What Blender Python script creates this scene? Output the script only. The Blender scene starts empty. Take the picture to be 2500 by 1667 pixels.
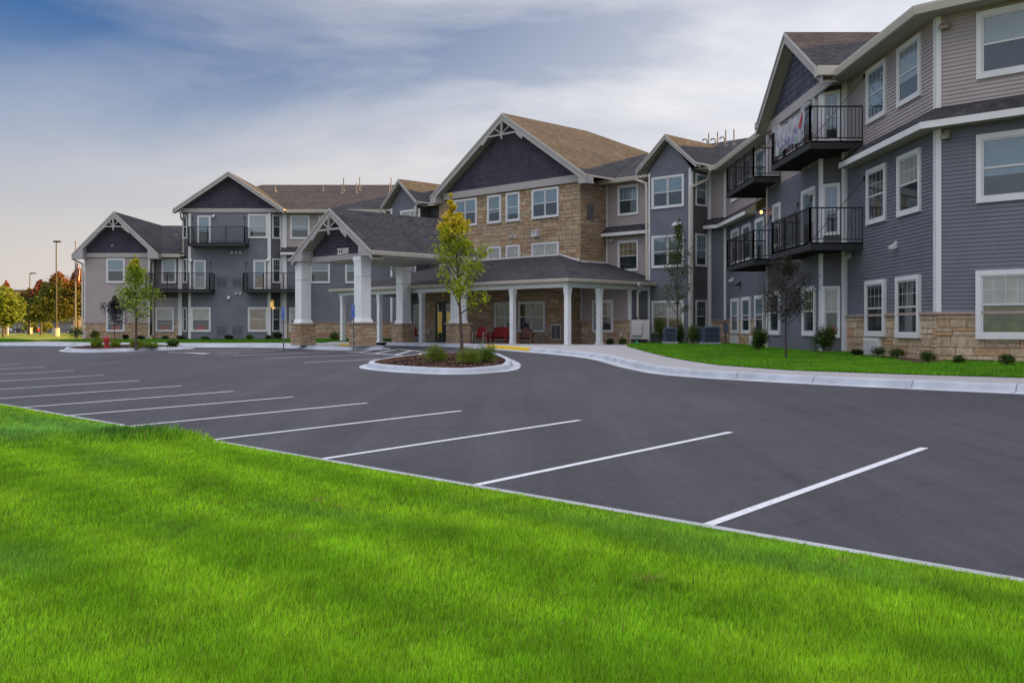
import bpy, bmesh, math, random
import numpy as np
from mathutils import Vector, Matrix
from mathutils.geometry import tessellate_polygon
random.seed(7); rng = np.random.default_rng(7)
R = math.radians
scn = bpy.context.scene
COL = scn.collection
EYE = 0.8                       # camera height above the building pad (pad is Z = 0)
F = 2430.0                      # focal length in pixels of the 2500 px wide photograph
HZ = 800.0                      # horizon row of the photograph

# ------------------------------------------------------------------ camera
cam_d = bpy.data.cameras.new('camera'); cam = bpy.data.objects.new('camera', cam_d); COL.objects.link(cam)
cam.location = (0, 0, EYE); cam.rotation_euler = (R(90), 0, 0)
cam_d.sensor_width = 36; cam_d.lens = F/2500*36; cam_d.shift_y = -33.5/2500
cam_d.clip_start = 0.1; cam_d.clip_end = 4000
scn.camera = cam

# ------------------------------------------------------------------ sky and sun
SUN_AZ, SUN_EL = 3.0, 10.5       # azimuth from +X towards +Y, elevation
world = bpy.data.worlds.new("World"); scn.world = world; world.use_nodes = True
nt = world.node_tree; nt.nodes.clear()
def N(t, **k):
    n = nt.nodes.new(t)
    for a, b in k.items(): setattr(n, a, b)
    return n
L = lambda a, b: nt.links.new(a, b)
sky = N('ShaderNodeTexSky'); sky.sky_type = 'NISHITA'; sky.sun_disc = False
sky.sun_elevation = R(SUN_EL); sky.sun_rotation = R(90-SUN_AZ); sky.air_density = 1.0; sky.dust_density = 0.6; sky.ozone_density = 1.6
tc = N('ShaderNodeTexCoord'); sep = N('ShaderNodeSeparateXYZ'); L(tc.outputs['Generated'], sep.inputs[0])
# clouds live on a plane high above: direction divided by its height
mz = N('ShaderNodeMath', operation='MAXIMUM'); L(sep.outputs['Z'], mz.inputs[0]); mz.inputs[1].default_value = 0.0
ad = N('ShaderNodeMath', operation='ADD'); L(mz.outputs[0], ad.inputs[0]); ad.inputs[1].default_value = 0.30
dx = N('ShaderNodeMath', operation='DIVIDE'); L(sep.outputs['X'], dx.inputs[0]); L(ad.outputs[0], dx.inputs[1])
dy = N('ShaderNodeMath', operation='DIVIDE'); L(sep.outputs['Y'], dy.inputs[0]); L(ad.outputs[0], dy.inputs[1])
cb = N('ShaderNodeCombineXYZ'); L(dx.outputs[0], cb.inputs[0]); L(dy.outputs[0], cb.inputs[1]); cb.inputs[2].default_value = 3.3
mp = N('ShaderNodeMapping'); L(cb.outputs[0], mp.inputs[0]); mp.inputs['Rotation'].default_value = (0, 0, R(-38)); mp.inputs['Scale'].default_value = (0.95, 1.75, 1); mp.inputs['Location'].default_value = (0.42, -0.15, 0)
nz = N('ShaderNodeTexNoise'); nz.inputs['Scale'].default_value = 1.25; nz.inputs['Detail'].default_value = 7; nz.inputs['Roughness'].default_value = 0.55; nz.inputs['Distortion'].default_value = 0.35
L(mp.outputs[0], nz.inputs['Vector'])
cr = N('ShaderNodeMapRange'); cr.inputs['From Min'].default_value = 0.44; cr.inputs['From Max'].default_value = 0.66; L(nz.outputs['Fac'], cr.inputs['Value'])
# overall thin veil: thicker towards the horizon and towards the bright side of the sky
hz = N('ShaderNodeMapRange'); hz.inputs['From Min'].default_value = 0.31; hz.inputs['From Max'].default_value = 0.03; hz.interpolation_type = 'SMOOTHSTEP'
hz.inputs['To Min'].default_value = 0.0; hz.inputs['To Max'].default_value = 0.93; L(sep.outputs['Z'], hz.inputs['Value'])
rt = N('ShaderNodeMapRange'); rt.inputs['From Min'].default_value = -0.38; rt.inputs['From Max'].default_value = 0.42; rt.interpolation_type = 'SMOOTHSTEP'
rt.inputs['To Min'].default_value = 0.0; rt.inputs['To Max'].default_value = 0.62; L(sep.outputs['X'], rt.inputs['Value'])
clm = N('ShaderNodeMath', operation='MULTIPLY'); L(cr.outputs[0], clm.inputs[0])
cx = N('ShaderNodeMapRange'); cx.inputs['From Min'].default_value = -0.50; cx.inputs['From Max'].default_value = 0.0; cx.inputs['To Min'].default_value = 0.14; cx.inputs['To Max'].default_value = 0.74; L(sep.outputs['X'], cx.inputs['Value']); L(cx.outputs[0], clm.inputs[1])
def screen(a, b):               # 1-(1-a)(1-b)
    i = N('ShaderNodeMath', operation='SUBTRACT'); i.inputs[0].default_value = 1; L(a, i.inputs[1])
    j = N('ShaderNodeMath', operation='SUBTRACT'); j.inputs[0].default_value = 1; L(b, j.inputs[1])
    m = N('ShaderNodeMath', operation='MULTIPLY'); L(i.outputs[0], m.inputs[0]); L(j.outputs[0], m.inputs[1])
    o = N('ShaderNodeMath', operation='SUBTRACT'); o.inputs[0].default_value = 1; L(m.outputs[0], o.inputs[1])
    return o.outputs[0]
fr = N('ShaderNodeMapRange'); fr.inputs['From Min'].default_value = -0.55; fr.inputs['From Max'].default_value = 0.45; fr.interpolation_type = 'SMOOTHSTEP'; fr.inputs['To Min'].default_value = 0.22; fr.inputs['To Max'].default_value = 1.0; L(sep.outputs['Y'], fr.inputs['Value'])
cover0 = screen(screen(hz.outputs[0], rt.outputs[0]), clm.outputs[0])
cm = N('ShaderNodeMath', operation='MULTIPLY'); L(cover0, cm.inputs[0]); L(fr.outputs[0], cm.inputs[1]); cover = cm.outputs[0]
# cloud colour: warm cream low, cooler white higher
cc = N('ShaderNodeMix', data_type='RGBA'); L(N('ShaderNodeMapRange').outputs[0], cc.inputs['Factor'])
mr = [n for n in nt.nodes if n.type == 'MAP_RANGE'][-1]; L(sep.outputs['Z'], mr.inputs['Value']); mr.inputs['From Min'].default_value = 0.0; mr.inputs['From Max'].default_value = 0.22
cc.inputs[6].default_value = (4.6, 4.0, 3.55, 1); cc.inputs[7].default_value = (4.6, 4.5, 4.5, 1)
br = N('ShaderNodeMapRange'); L(sep.outputs['X'], br.inputs['Value']); br.inputs['From Min'].default_value = -0.5; br.inputs['From Max'].default_value = 0.45; br.inputs['To Min'].default_value = 0.74; br.inputs['To Max'].default_value = 1.15
bm_ = N('ShaderNodeVectorMath', operation='SCALE'); L(cc.outputs[2], bm_.inputs[0]); L(br.outputs[0], bm_.inputs['Scale'])
sk2 = N('ShaderNodeMix', data_type='RGBA', blend_type='MULTIPLY'); sk2.inputs[0].default_value = 1; L(sky.outputs[0], sk2.inputs[6]); sk2.inputs[7].default_value = (0.19, 0.345, 0.60, 1)
mx = N('ShaderNodeMix', data_type='RGBA'); L(cover, mx.inputs[0]); L(sk2.outputs[2], mx.inputs[6]); L(bm_.outputs[0], mx.inputs[7])
# brighter sky zone added overhead and behind the viewer, out of frame, as fill light
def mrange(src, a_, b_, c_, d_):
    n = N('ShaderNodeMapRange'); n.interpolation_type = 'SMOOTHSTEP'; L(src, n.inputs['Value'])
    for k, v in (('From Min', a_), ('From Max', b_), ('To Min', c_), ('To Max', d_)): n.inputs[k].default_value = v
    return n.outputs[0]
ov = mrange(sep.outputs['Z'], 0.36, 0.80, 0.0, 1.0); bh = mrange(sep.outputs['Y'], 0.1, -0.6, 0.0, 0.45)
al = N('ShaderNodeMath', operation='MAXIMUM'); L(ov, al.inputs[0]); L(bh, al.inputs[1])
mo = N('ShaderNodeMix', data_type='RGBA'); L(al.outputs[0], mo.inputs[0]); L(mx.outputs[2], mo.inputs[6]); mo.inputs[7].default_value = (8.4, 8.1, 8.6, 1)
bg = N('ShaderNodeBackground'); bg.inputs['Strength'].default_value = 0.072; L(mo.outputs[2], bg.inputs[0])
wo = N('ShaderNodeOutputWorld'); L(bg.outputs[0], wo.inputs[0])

sd = bpy.data.lights.new('sun', 'SUN'); sd.energy = 5.0; sd.angle = R(0.5); sd.color = (1.0, 0.57, 0.13)
sun = bpy.data.objects.new('sun', sd); COL.objects.link(sun)
sv = Vector((math.cos(R(SUN_AZ))*math.cos(R(SUN_EL)), math.sin(R(SUN_AZ))*math.cos(R(SUN_EL)), math.sin(R(SUN_EL))))
sun.rotation_euler = sv.to_track_quat('Z', 'Y').to_euler()
scn.view_settings.view_transform = 'Standard'; scn.view_settings.look = 'None'; scn.view_settings.gamma = 1
scn.view_settings.exposure = 1.55

# ------------------------------------------------------------------ materials
MATS = {}
def mat(name, col, rough=0.8, var=0.12, scale=6.0, bump=0.0, bscale=60.0, spec=0.5, metal=0.0, col2=None, detail=4, **kw):
    if name in MATS: return MATS[name]
    m = bpy.data.materials.new(name); m.use_nodes = True; t = m.node_tree; b = t.nodes['Principled BSDF']
    b.inputs['Roughness'].default_value = rough; b.inputs['Metallic'].default_value = metal
    b.inputs['Specular IOR Level'].default_value = spec
    for k, v in kw.items(): b.inputs[k].default_value = v
    tc = t.nodes.new('ShaderNodeTexCoord'); n = t.nodes.new('ShaderNodeTexNoise'); n.inputs['Scale'].default_value = scale; n.inputs['Detail'].default_value = detail
    t.links.new(tc.outputs['Object'], n.inputs['Vector'])
    mr = t.nodes.new('ShaderNodeMapRange'); mr.inputs['From Min'].default_value = 0.3; mr.inputs['From Max'].default_value = 0.7
    t.links.new(n.outputs['Fac'], mr.inputs['Value'])
    mx = t.nodes.new('ShaderNodeMix'); mx.data_type = 'RGBA'; t.links.new(mr.outputs[0], mx.inputs[0])
    c2 = col2 or tuple(c*(1+var) for c in col); c1 = col if col2 else tuple(c*(1-var) for c in col)
    mx.inputs[6].default_value = (*c1, 1); mx.inputs[7].default_value = (*c2, 1)
    t.links.new(mx.outputs[2], b.inputs['Base Color'])
    if bump:
        n2 = t.nodes.new('ShaderNodeTexNoise'); n2.inputs['Scale'].default_value = bscale; n2.inputs['Detail'].default_value = 3; t.links.new(tc.outputs['Object'], n2.inputs['Vector'])
        bp = t.nodes.new('ShaderNodeBump'); bp.inputs['Strength'].default_value = bump; bp.inputs['Distance'].default_value = 0.01
        t.links.new(n2.outputs['Fac'], bp.inputs['Height']); t.links.new(bp.outputs[0], b.inputs['Normal'])
    MATS[name] = m; return m
def attr_mat(name, rough=0.8, spec=0.3, transl=0.0, var=0.0, vscale=3.0, bump=0.0, bscale=50):
    """colour comes from the per-leaf / per-stone attribute 'tint'"""
    m = bpy.data.materials.new(name); m.use_nodes = True; t = m.node_tree; b = t.nodes['Principled BSDF']
    b.inputs['Roughness'].default_value = rough; b.inputs['Specular IOR Level'].default_value = spec
    a = t.nodes.new('ShaderNodeAttribute'); a.attribute_name = 'tint'; out = a.outputs['Color']
    if var:
        tc = t.nodes.new('ShaderNodeTexCoord'); n = t.nodes.new('ShaderNodeTexNoise'); n.inputs['Scale'].default_value = vscale; n.inputs['Detail'].default_value = 5; t.links.new(tc.outputs['Object'], n.inputs['Vector'])
        mr = t.nodes.new('ShaderNodeMapRange'); mr.inputs['From Min'].default_value = 0.3; mr.inputs['From Max'].default_value = 0.7; mr.inputs['To Min'].default_value = 1-var; mr.inputs['To Max'].default_value = 1+var
        t.links.new(n.outputs['Fac'], mr.inputs['Value'])
        s = t.nodes.new('ShaderNodeVectorMath'); s.operation = 'SCALE'; t.links.new(out, s.inputs[0]); t.links.new(mr.outputs[0], s.inputs['Scale']); out = s.outputs[0]
        if bump:
            n2 = t.nodes.new('ShaderNodeTexNoise'); n2.inputs['Scale'].default_value = bscale; n2.inputs['Detail'].default_value = 4; t.links.new(tc.outputs['Object'], n2.inputs['Vector'])
            bp = t.nodes.new('ShaderNodeBump'); bp.inputs['Strength'].default_value = bump; bp.inputs['Distance'].default_value = 0.02
            t.links.new(n2.outputs['Fac'], bp.inputs['Height']); t.links.new(bp.outputs[0], b.inputs['Normal'])
    t.links.new(out, b.inputs['Base Color'])
    if transl:
        tr = t.nodes.new('ShaderNodeBsdfTranslucent'); t.links.new(out, tr.inputs[0]); ms = t.nodes.new('ShaderNodeMixShader'); ms.inputs[0].default_value = transl
        t.links.new(b.outputs[0], ms.inputs[1]); t.links.new(tr.outputs[0], ms.inputs[2]); t.links.new(ms.outputs[0], t.nodes['Material Output'].inputs[0])
    MATS[name] = m; return m
def brick_uv_mat(name, c1, c2, bw, bh, mortar, msize=0.006, rough=0.9, bump=0.5, var=0.25, speck=120):
    """shingles / shakes: brick pattern in the surface's own metre UVs"""
    m = bpy.data.materials.new(name); m.use_nodes = True; t = m.node_tree; b = t.nodes['Principled BSDF']; b.inputs['Roughness'].default_value = 1.0; b.inputs['Specular IOR Level'].default_value = 0.06
    uv = t.nodes.new('ShaderNodeUVMap'); bk = t.nodes.new('ShaderNodeTexBrick'); t.links.new(uv.outputs[0], bk.inputs['Vector'])
    bk.inputs['Scale'].default_value = 1; bk.inputs['Brick Width'].default_value = bw; bk.inputs['Row Height'].default_value = bh; bk.inputs['Mortar Size'].default_value = msize
    bk.inputs['Color1'].default_value = (*c1, 1); bk.inputs['Color2'].default_value = (*c2, 1); bk.inputs['Mortar'].default_value = (*mortar, 1); bk.inputs['Mortar Smooth'].default_value = 0.3
    bk.offset = 0.37; bk.offset_frequency = 3; bk.squash = 0.7; bk.squash_frequency = 2
    n = t.nodes.new('ShaderNodeTexNoise'); n.inputs['Scale'].default_value = speck; n.inputs['Detail'].default_value = 2; t.links.new(uv.outputs[0], n.inputs['Vector'])
    n3 = t.nodes.new('ShaderNodeTexNoise'); n3.inputs['Scale'].default_value = 0.8; n3.inputs['Detail'].default_value = 4; t.links.new(uv.outputs[0], n3.inputs['Vector'])
    ad = t.nodes.new('ShaderNodeMath'); ad.operation = 'ADD'; t.links.new(n.outputs['Fac'], ad.inputs[0]); t.links.new(n3.outputs['Fac'], ad.inputs[1])
    mr = t.nodes.new('ShaderNodeMapRange'); mr.inputs['From Min'].default_value = 0.7; mr.inputs['From Max'].default_value = 1.3; mr.inputs['To Min'].default_value = 1-var; mr.inputs['To Max'].default_value = 1+var
    t.links.new(ad.outputs[0], mr.inputs['Value'])
    s = t.nodes.new('ShaderNodeVectorMath'); s.operation = 'SCALE'; t.links.new(bk.outputs['Color'], s.inputs[0]); t.links.new(mr.outputs[0], s.inputs['Scale']); t.links.new(s.outputs[0], b.inputs['Base Color'])
    bp = t.nodes.new('ShaderNodeBump'); bp.inputs['Strength'].default_value = bump; bp.inputs['Distance'].default_value = 0.01; bp.invert = True
    t.links.new(bk.outputs['Fac'], bp.inputs['Height']); t.links.new(bp.outputs[0], b.inputs['Normal'])
    MATS[name] = m; return m

FASC = mat('shaded_fascia_trim', (0.36, 0.345, 0.34), 0.6, 0.06, 2.0)  # gable and canopy trim greyed: shade put into the colour
WHITE = mat('white_trim_paint', (0.64, 0.65, 0.66), 0.55, 0.05, 2.0)
COLW = mat('white_column_paint', (0.74, 0.78, 0.79), 0.6, 0.06, 3.0)
SOFFIT = mat('beige_soffit_metal', (0.34, 0.315, 0.25), 0.6, 0.05, 2.0)
SID_B = mat('blue_grey_vinyl_siding', (0.128, 0.138, 0.166), 0.5, 0.11, 1.2, bump=0.12, bscale=90)
SID_D = mat('dark_siding_with_shade', (0.095, 0.09, 0.098), 0.5, 0.08, 1.5, bump=0.12, bscale=90)  # dark siding; on the bay returns it stands for their shade
SID_M = mat('mauve_vinyl_siding', (0.34, 0.297, 0.295), 0.5, 0.07, 1.2, bump=0.1, bscale=90)
SHAKE = brick_uv_mat('dark_purple_cedar_shake', (0.064, 0.063, 0.086), (0.082, 0.080, 0.104), 0.20, 0.19, (0.022, 0.018, 0.028), 0.010, var=0.18, speck=20)
SHAKEB = brick_uv_mat('blue_purple_cedar_shake', (0.082, 0.082, 0.122), (0.125, 0.122, 0.165), 0.34, 0.26, (0.022, 0.022, 0.034), 0.016, var=0.2, speck=20)
SHING = brick_uv_mat('asphalt_shingle', (0.042, 0.042, 0.048), (0.074, 0.072, 0.078), 0.24, 0.125, (0.030, 0.030, 0.036), 0.007, var=0.20, speck=60)
STONE = attr_mat('tan_cut_stone', 0.9, 0.12, var=0.30, vscale=9, bump=0.7, bscale=30)
STONECAP = mat('cast_stone_cap', (0.36, 0.27, 0.24), 0.8, 0.12, 5, bump=0.3)
MORTAR = mat('stone_mortar', (0.25, 0.185, 0.125), 0.95, 0.2, 20)
GUTTER = mat('almond_gutter_metal', (0.50, 0.47, 0.41), 0.45, 0.05, 3)
BLACK = mat('black_powder_coated_steel', (0.012, 0.012, 0.014), 0.45, 0.1, 8)
DECKM = mat('dark_deck_steel', (0.014, 0.015, 0.018), 0.6, 0.15, 8)
VINYL = mat('white_vinyl_sash', (0.55, 0.56, 0.57), 0.45, 0.03, 3)
KERBC = mat('pale_new_kerb_concrete', (0.42, 0.46, 0.52), 0.82, 0.20, 1.3, bump=0.3, bscale=140, detail=8)
CONC = mat('light_concrete', (0.36, 0.38, 0.42), 0.85, 0.13, 0.9, bump=0.25, bscale=140, detail=8)
PIPE = mat('galvanised_pipe', (0.13, 0.125, 0.13), 0.5, 0.15, 10)
VENT = mat('pale_vent_plastic', (0.5, 0.5, 0.52), 0.5, 0.05, 5)
def glass(name, c1, c2, scale=1.2, ior=2.0, rough=0.03):
    m = mat(name, c1, rough, col2=c2, scale=scale, detail=2); b = m.node_tree.nodes['Principled BSDF']
    b.inputs['IOR'].default_value = ior; return m
G_DARK = glass('dark_window_glass', (0.012, 0.022, 0.026), (0.03, 0.045, 0.05), ior=1.75)
G_BLIND = glass('white_blind_with_blue_reflection', (0.10, 0.165, 0.20), (0.15, 0.215, 0.25), 0.8, 1.8)  # white blind with a bluish sky reflection mixed into its colour
G_BLIND2 = glass('glass_over_grey_blind', (0.09, 0.14, 0.16), (0.14, 0.19, 0.20), 0.8, 1.9)
G_BLIND3 = glass('glass_over_pale_blind', (0.20, 0.25, 0.26), (0.25, 0.30, 0.31), 0.8, 1.7)
G_DRAPE = glass('glass_over_cream_drape', (0.25, 0.27, 0.25), (0.33, 0.34, 0.31), 3, 1.6)
G_WARM = glass('glass_over_warm_room', (0.13, 0.10, 0.055), (0.22, 0.18, 0.12), 2.0, 1.8)
G_RED = glass('glass_over_red_furniture', (0.16, 0.012, 0.012), (0.26, 0.03, 0.02), 4, 1.7)
G_GREEN = glass('glass_over_green_room', (0.035, 0.05, 0.02), (0.10, 0.12, 0.03), 4, 1.7)

# ------------------------------------------------------------------ mesh helpers
class MB:
    def __init__(s): s.v = []; s.f = []; s.m = []; s.uv = []; s.mats = []; s.c = []; s.cur = None
    def mi(s, m):
        if m not in s.mats: s.mats.append(m)
        return s.mats.index(m)
    def face(s, pts, m, uv=None, c=None):
        i = len(s.v); s.v += [tuple(p) for p in pts]; s.f.append(tuple(range(i, i+len(pts)))); s.m.append(s.mi(m)); s.uv.append(uv); s.c.append(c)
    def obox(s, o, t, n, u, a0, a1, b0, b1, c0, c1, m, c=None):
        """box in the frame o + a*t + b*n + c*u"""
        o, t, n, u = Vector(o), Vector(t), Vector(n), Vector(u)
        P = lambda a, b, cc: o + t*a + n*b + u*cc
        p = [P(a, b, cc) for cc in (c0, c1) for b in (b0, b1) for a in (a0, a1)]
        fs = [(0, 1, 3, 2), (4, 6, 7, 5), (0, 4, 5, 1), (2, 3, 7, 6), (0, 2, 6, 4), (1, 5, 7, 3)]
        if t.cross(n).dot(u) * (a1-a0)*(b1-b0)*(c1-c0) > 0: fs = [f[::-1] for f in fs]
        for f in fs: s.face([p[k] for k in f], m, c=c)
    def box(s, x0, x1, y0, y1, z0, z1, m): s.obox((0, 0, 0), (1, 0, 0), (0, 1, 0), (0, 0, 1), x0, x1, y0, y1, z0, z1, m)
    def beam(s, p, q, w, h, m, up=(0, 0, 1), c=None):
        p, q = Vector(p), Vector(q); t = (q-p); l = t.length
        if l < 1e-6: return
        t /= l; up = Vector(up)
        if abs(t.dot(up)) > 0.98: up = Vector((1, 0, 0))
        n = up.cross(t).normalized(); u = t.cross(n)
        s.obox(p, t, n, u, 0, l, -w/2, w/2, -h/2, h/2, m, c)
    def prism(s, poly, d, m, mside=None):
        """flat polygon (3D points) extruded by vector d, closed"""
        poly = [Vector(p) for p in poly]; d = Vector(d); nn = Vector((0, 0, 0))
        for i in range(len(poly)): nn += poly[i].cross(poly[(i+1) % len(poly)])
        if nn.dot(d) > 0: poly = poly[::-1]
        top = poly; bot = [p+d for p in poly]; s.face(top, m, uv=planar_uv(top)); s.face(bot[::-1], mside or m)
        for i in range(len(poly)):
            j = (i+1) % len(poly); s.face([top[j], top[i], bot[i], bot[j]], mside or m)
    def tube(s, pts, r, m, seg=8, cap=True, c=None):
        pts = [Vector(p) for p in pts]; rs = r if isinstance(r, (list, tuple)) else [r]*len(pts)
        rings = []; prev = None
        for i, p in enumerate(pts):
            t = (pts[min(i+1, len(pts)-1)]-pts[max(i-1, 0)]).normalized()
            if prev is None: a = t.orthogonal().normalized()
            else: a = (prev - t*prev.dot(t)).normalized()
            prev = a; b = t.cross(a)
            rings.append([p + (a*math.cos(2*math.pi*k/seg) + b*math.sin(2*math.pi*k/seg))*rs[i] for k in range(seg)])
        for i in range(len(rings)-1):
            for k in range(seg):
                l = (k+1) % seg; s.face([rings[i][k], rings[i][l], rings[i+1][l], rings[i+1][k]], m, c=c)
        if cap: s.face(rings[0][::-1], m, c=c); s.face(rings[-1], m, c=c)
    def lathe(s, base, prof, m, seg=16):
        b = Vector(base)
        rings = [[b + Vector((r*math.cos(2*math.pi*k/seg), r*math.sin(2*math.pi*k/seg), z)) for k in range(seg)] for r, z in prof]
        for i in range(len(rings)-1):
            for k in range(seg):
                l = (k+1) % seg; s.face([rings[i][k], rings[i][l], rings[i+1][l], rings[i+1][k]], m)
        s.face(rings[0][::-1], m); s.face(rings[-1], m)
    def build(s, name, parent=None, smooth=False):
        me = bpy.data.meshes.new(name)
        me.from_pydata(s.v, [], s.f); me.update()
        for m in s.mats: me.materials.append(m)
        me.polygons.foreach_set('material_index', s.m)
        if any(u is not None for u in s.uv):
            ul = me.uv_layers.new(name='UVMap'); arr = []
            for f, u in zip(s.f, s.uv): arr += [c for q in (u or [(0, 0)]*len(f)) for c in q]
            ul.data.foreach_set('uv', arr)
        if any(c is not None for c in s.c):
            ca = me.color_attributes.new('tint', 'FLOAT_COLOR', 'CORNER'); arr = []
            for f, c in zip(s.f, s.c): arr += list((c or (0.5, 0.5, 0.5)) + (1,))*len(f) if c is None or len(c) == 3 else list(c)*len(f)
            ca.data.foreach_set('color', arr)
        if smooth: me.polygons.foreach_set('use_smooth', [True]*len(s.f))
        o = bpy.data.objects.new(name, me); COL.objects.link(o)
        if parent: o.parent = parent; o.matrix_parent_inverse = parent.matrix_world.inverted() if parent.get('_inv') else Matrix.Identity(4)
        return o
def planar_uv(pts):
    """metre UVs: u horizontal in the plane, v up the slope"""
    pts = [Vector(p) for p in pts]; n = Vector((0, 0, 0))
    for i in range(len(pts)): n += pts[i].cross(pts[(i+1) % len(pts)])
    n.normalize(); u = Vector((0, 0, 1)).cross(n)
    if u.length < 1e-4: u = Vector((1, 0, 0))
    u.normalize(); v = n.cross(u)
    return [(p.dot(u), p.dot(v)) for p in pts]
def tag(o, label=None, cat=None, group=None, kind=None):
    if label: o['label'] = label
    if cat: o['category'] = cat
    if group: o['group'] = group
    if kind: o['kind'] = kind
    return o
def empty(name, loc=(0, 0, 0), label=None, cat=None, group=None, rz=0):
    o = bpy.data.objects.new(name, None); o.empty_display_size = 0.3; COL.objects.link(o); o.location = loc; o.rotation_euler = (0, 0, rz)
    return tag(o, label, cat, group)
def copy_tree(o, parent=None):
    c = o.copy(); COL.objects.link(c); c.parent = parent
    for ch in [x for x in COL.objects if x.parent == o]: copy_tree(ch, c)
    return c

# ------------------------------------------------------------------ surveying: photograph column / row -> plan position on a known line or plane
rat = lambda px: (px-1250.0)/F
def hit_b(px, b):                # line X+Y=b
    r = rat(px); Y = b/(1+r); return (r*Y, Y)
def hit_x(px, x): return (x, x/rat(px))
def hit_y(px, y): return (rat(px)*y, y)
def zat(py, Y): return EYE + (HZ-py)*Y/F
S2 = math.sqrt(2)
def lotz(X, Y): return -0.92 + 0.0235*(X+Y)/S2          # the parking lot is one gently sloping plane
def lot(px, py, off=0.0):
    r = rat(px); k = (py-HZ)/F                          # EYE - Z = k*Y ; Z = -.92+off+.0235*(1+r)Y/S2
    Y = (EYE+0.92-off)/(k + 0.0235*(1+r)/S2); return Vector((r*Y, Y, lotz(r*Y, Y)+off))
def pq(p, b): return ((b+p)/2, (b-p)/2)                 # from (X-Y, X+Y)

class Wall:
    """vertical wall from plan point A (left seen from outside) to B (right)"""
    def __init__(s, A, B):
        s.A = Vector((A[0], A[1], 0)); s.B = Vector((B[0], B[1], 0)); d = s.B-s.A; s.L = d.length; s.t = d/s.L; s.n = Vector((s.t.y, -s.t.x, 0))
    def P(s, a, z, d=0): return s.A + s.t*a + s.n*d + Vector((0, 0, z))
    def s_(s, px):               # distance along the wall seen at column px
        r = rat(px); den = s.t.x - r*s.t.y
        return (r*s.A.y - s.A.x)/den
    def box(s, mb, a0, a1, d0, d1, z0, z1, m, c=None): mb.obox(s.A, s.t, s.n, (0, 0, 1), a0, a1, d0, d1, z0, z1, m, c)
Z3 = Vector((0, 0, 1))

def siding(mb, w, z0, z1, m, a0=0.0, a1=None, fn=None, course=0.1016, lip=0.019, d=0.0):
    """lap siding: every course is a tilted board with a real lip"""
    a1 = w.L if a1 is None else a1; z = z0
    while z < z1-1e-4:
        zt = min(z+course, z1)
        if fn: l0, r0 = fn(z); l1, r1 = fn(zt)
        else: l0 = l1 = a0; r0 = r1 = a1
        if r0 - l0 > 0.02:
            if r1 < l1: l1 = r1 = (l1+r1)/2
            mb.face([w.P(l0, z, d+lip), w.P(r0, z, d+lip), w.P(r1, zt, d), w.P(l1, zt, d)], m)
            mb.face([w.P(l0, z, d), w.P(r0, z, d), w.P(r0, z, d+lip), w.P(l0, z, d+lip)], m)
        z = zt
STC = [(0.43, 0.325, 0.215), (0.41, 0.30, 0.19), (0.46, 0.35, 0.24), (0.39, 0.31, 0.22), (0.44, 0.34, 0.24), (0.42, 0.27, 0.165), (0.47, 0.38, 0.27), (0.37, 0.28, 0.20)]
def stone(mb, w, z0, z1, a0=0.0, a1=None, d=0.0, hs=(0.15, 0.28), ws=(0.24, 0.62), tone=1.0, seed=1, gap=0.006):
    """coursed cut stone, each stone a shallow bevelled block on a mortar bed"""
    rr = random.Random(seed); a1 = w.L if a1 is None else a1
    mb.face([w.P(a0, z0, d), w.P(a1, z0, d), w.P(a1, z1, d), w.P(a0, z1, d)], MORTAR)
    z = z0
    while z < z1-0.02:
        h = rr.uniform(*hs); zt = z+h
        if z1-zt < 0.07: zt = z1
        a = a0 - rr.uniform(0, 0.2)
        while a < a1-0.01:
            ww = rr.uniform(*ws)*(1.25 if h > 0.15 else 1.0); b = a+ww
            if a1-b < 0.12: b = a1
            aa = max(a, a0)
            parts = [(z, zt)]
            if h > 0.15 and rr.random() < 0.3 and zt-z > 0.14: k = z+(zt-z)*rr.uniform(0.4, 0.6); parts = [(z, k), (k, zt)]
            for (q0, q1) in parts:
                if b-aa < 0.03: continue
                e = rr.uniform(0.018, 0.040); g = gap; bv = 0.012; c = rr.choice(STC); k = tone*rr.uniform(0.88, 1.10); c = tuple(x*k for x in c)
                o = [w.P(aa+g, q0+g, d), w.P(b-g, q0+g, d), w.P(b-g, q1-g, d), w.P(aa+g, q1-g, d)]
                i = [w.P(aa+g+bv, q0+g+bv, d+e), w.P(b-g-bv, q0+g+bv, d+e*rr.uniform(0.8, 1.2)), w.P(b-g-bv, q1-g-bv, d+e*rr.uniform(0.8, 1.1)), w.P(aa+g+bv, q1-g-bv, d+e)]
                mb.face(i, STONE, c=c)
                for x in range(4): y = (x+1) % 4; mb.face([o[x], o[y], i[y], i[x]], STONE, c=c)
            a = b
        z = zt
# ================================================================== THE APARTMENT BUILDING
C1 = (10.84, 25.41)                       # outer corner of the near wing
BLD = empty('apartment_building', (0, 0, 0), 'three storey apartment building with blue grey and mauve siding, tan stone and dark shingle roofs', 'building')
# windows: floor heights of the outer casing
FZ = {1: (0.52, 2.21), 2: (3.88, 5.57), 3: (6.94, 8.60)}
EV_T, EV_B = 8.90, 8.70                   # eave gutter top / bottom
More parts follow.
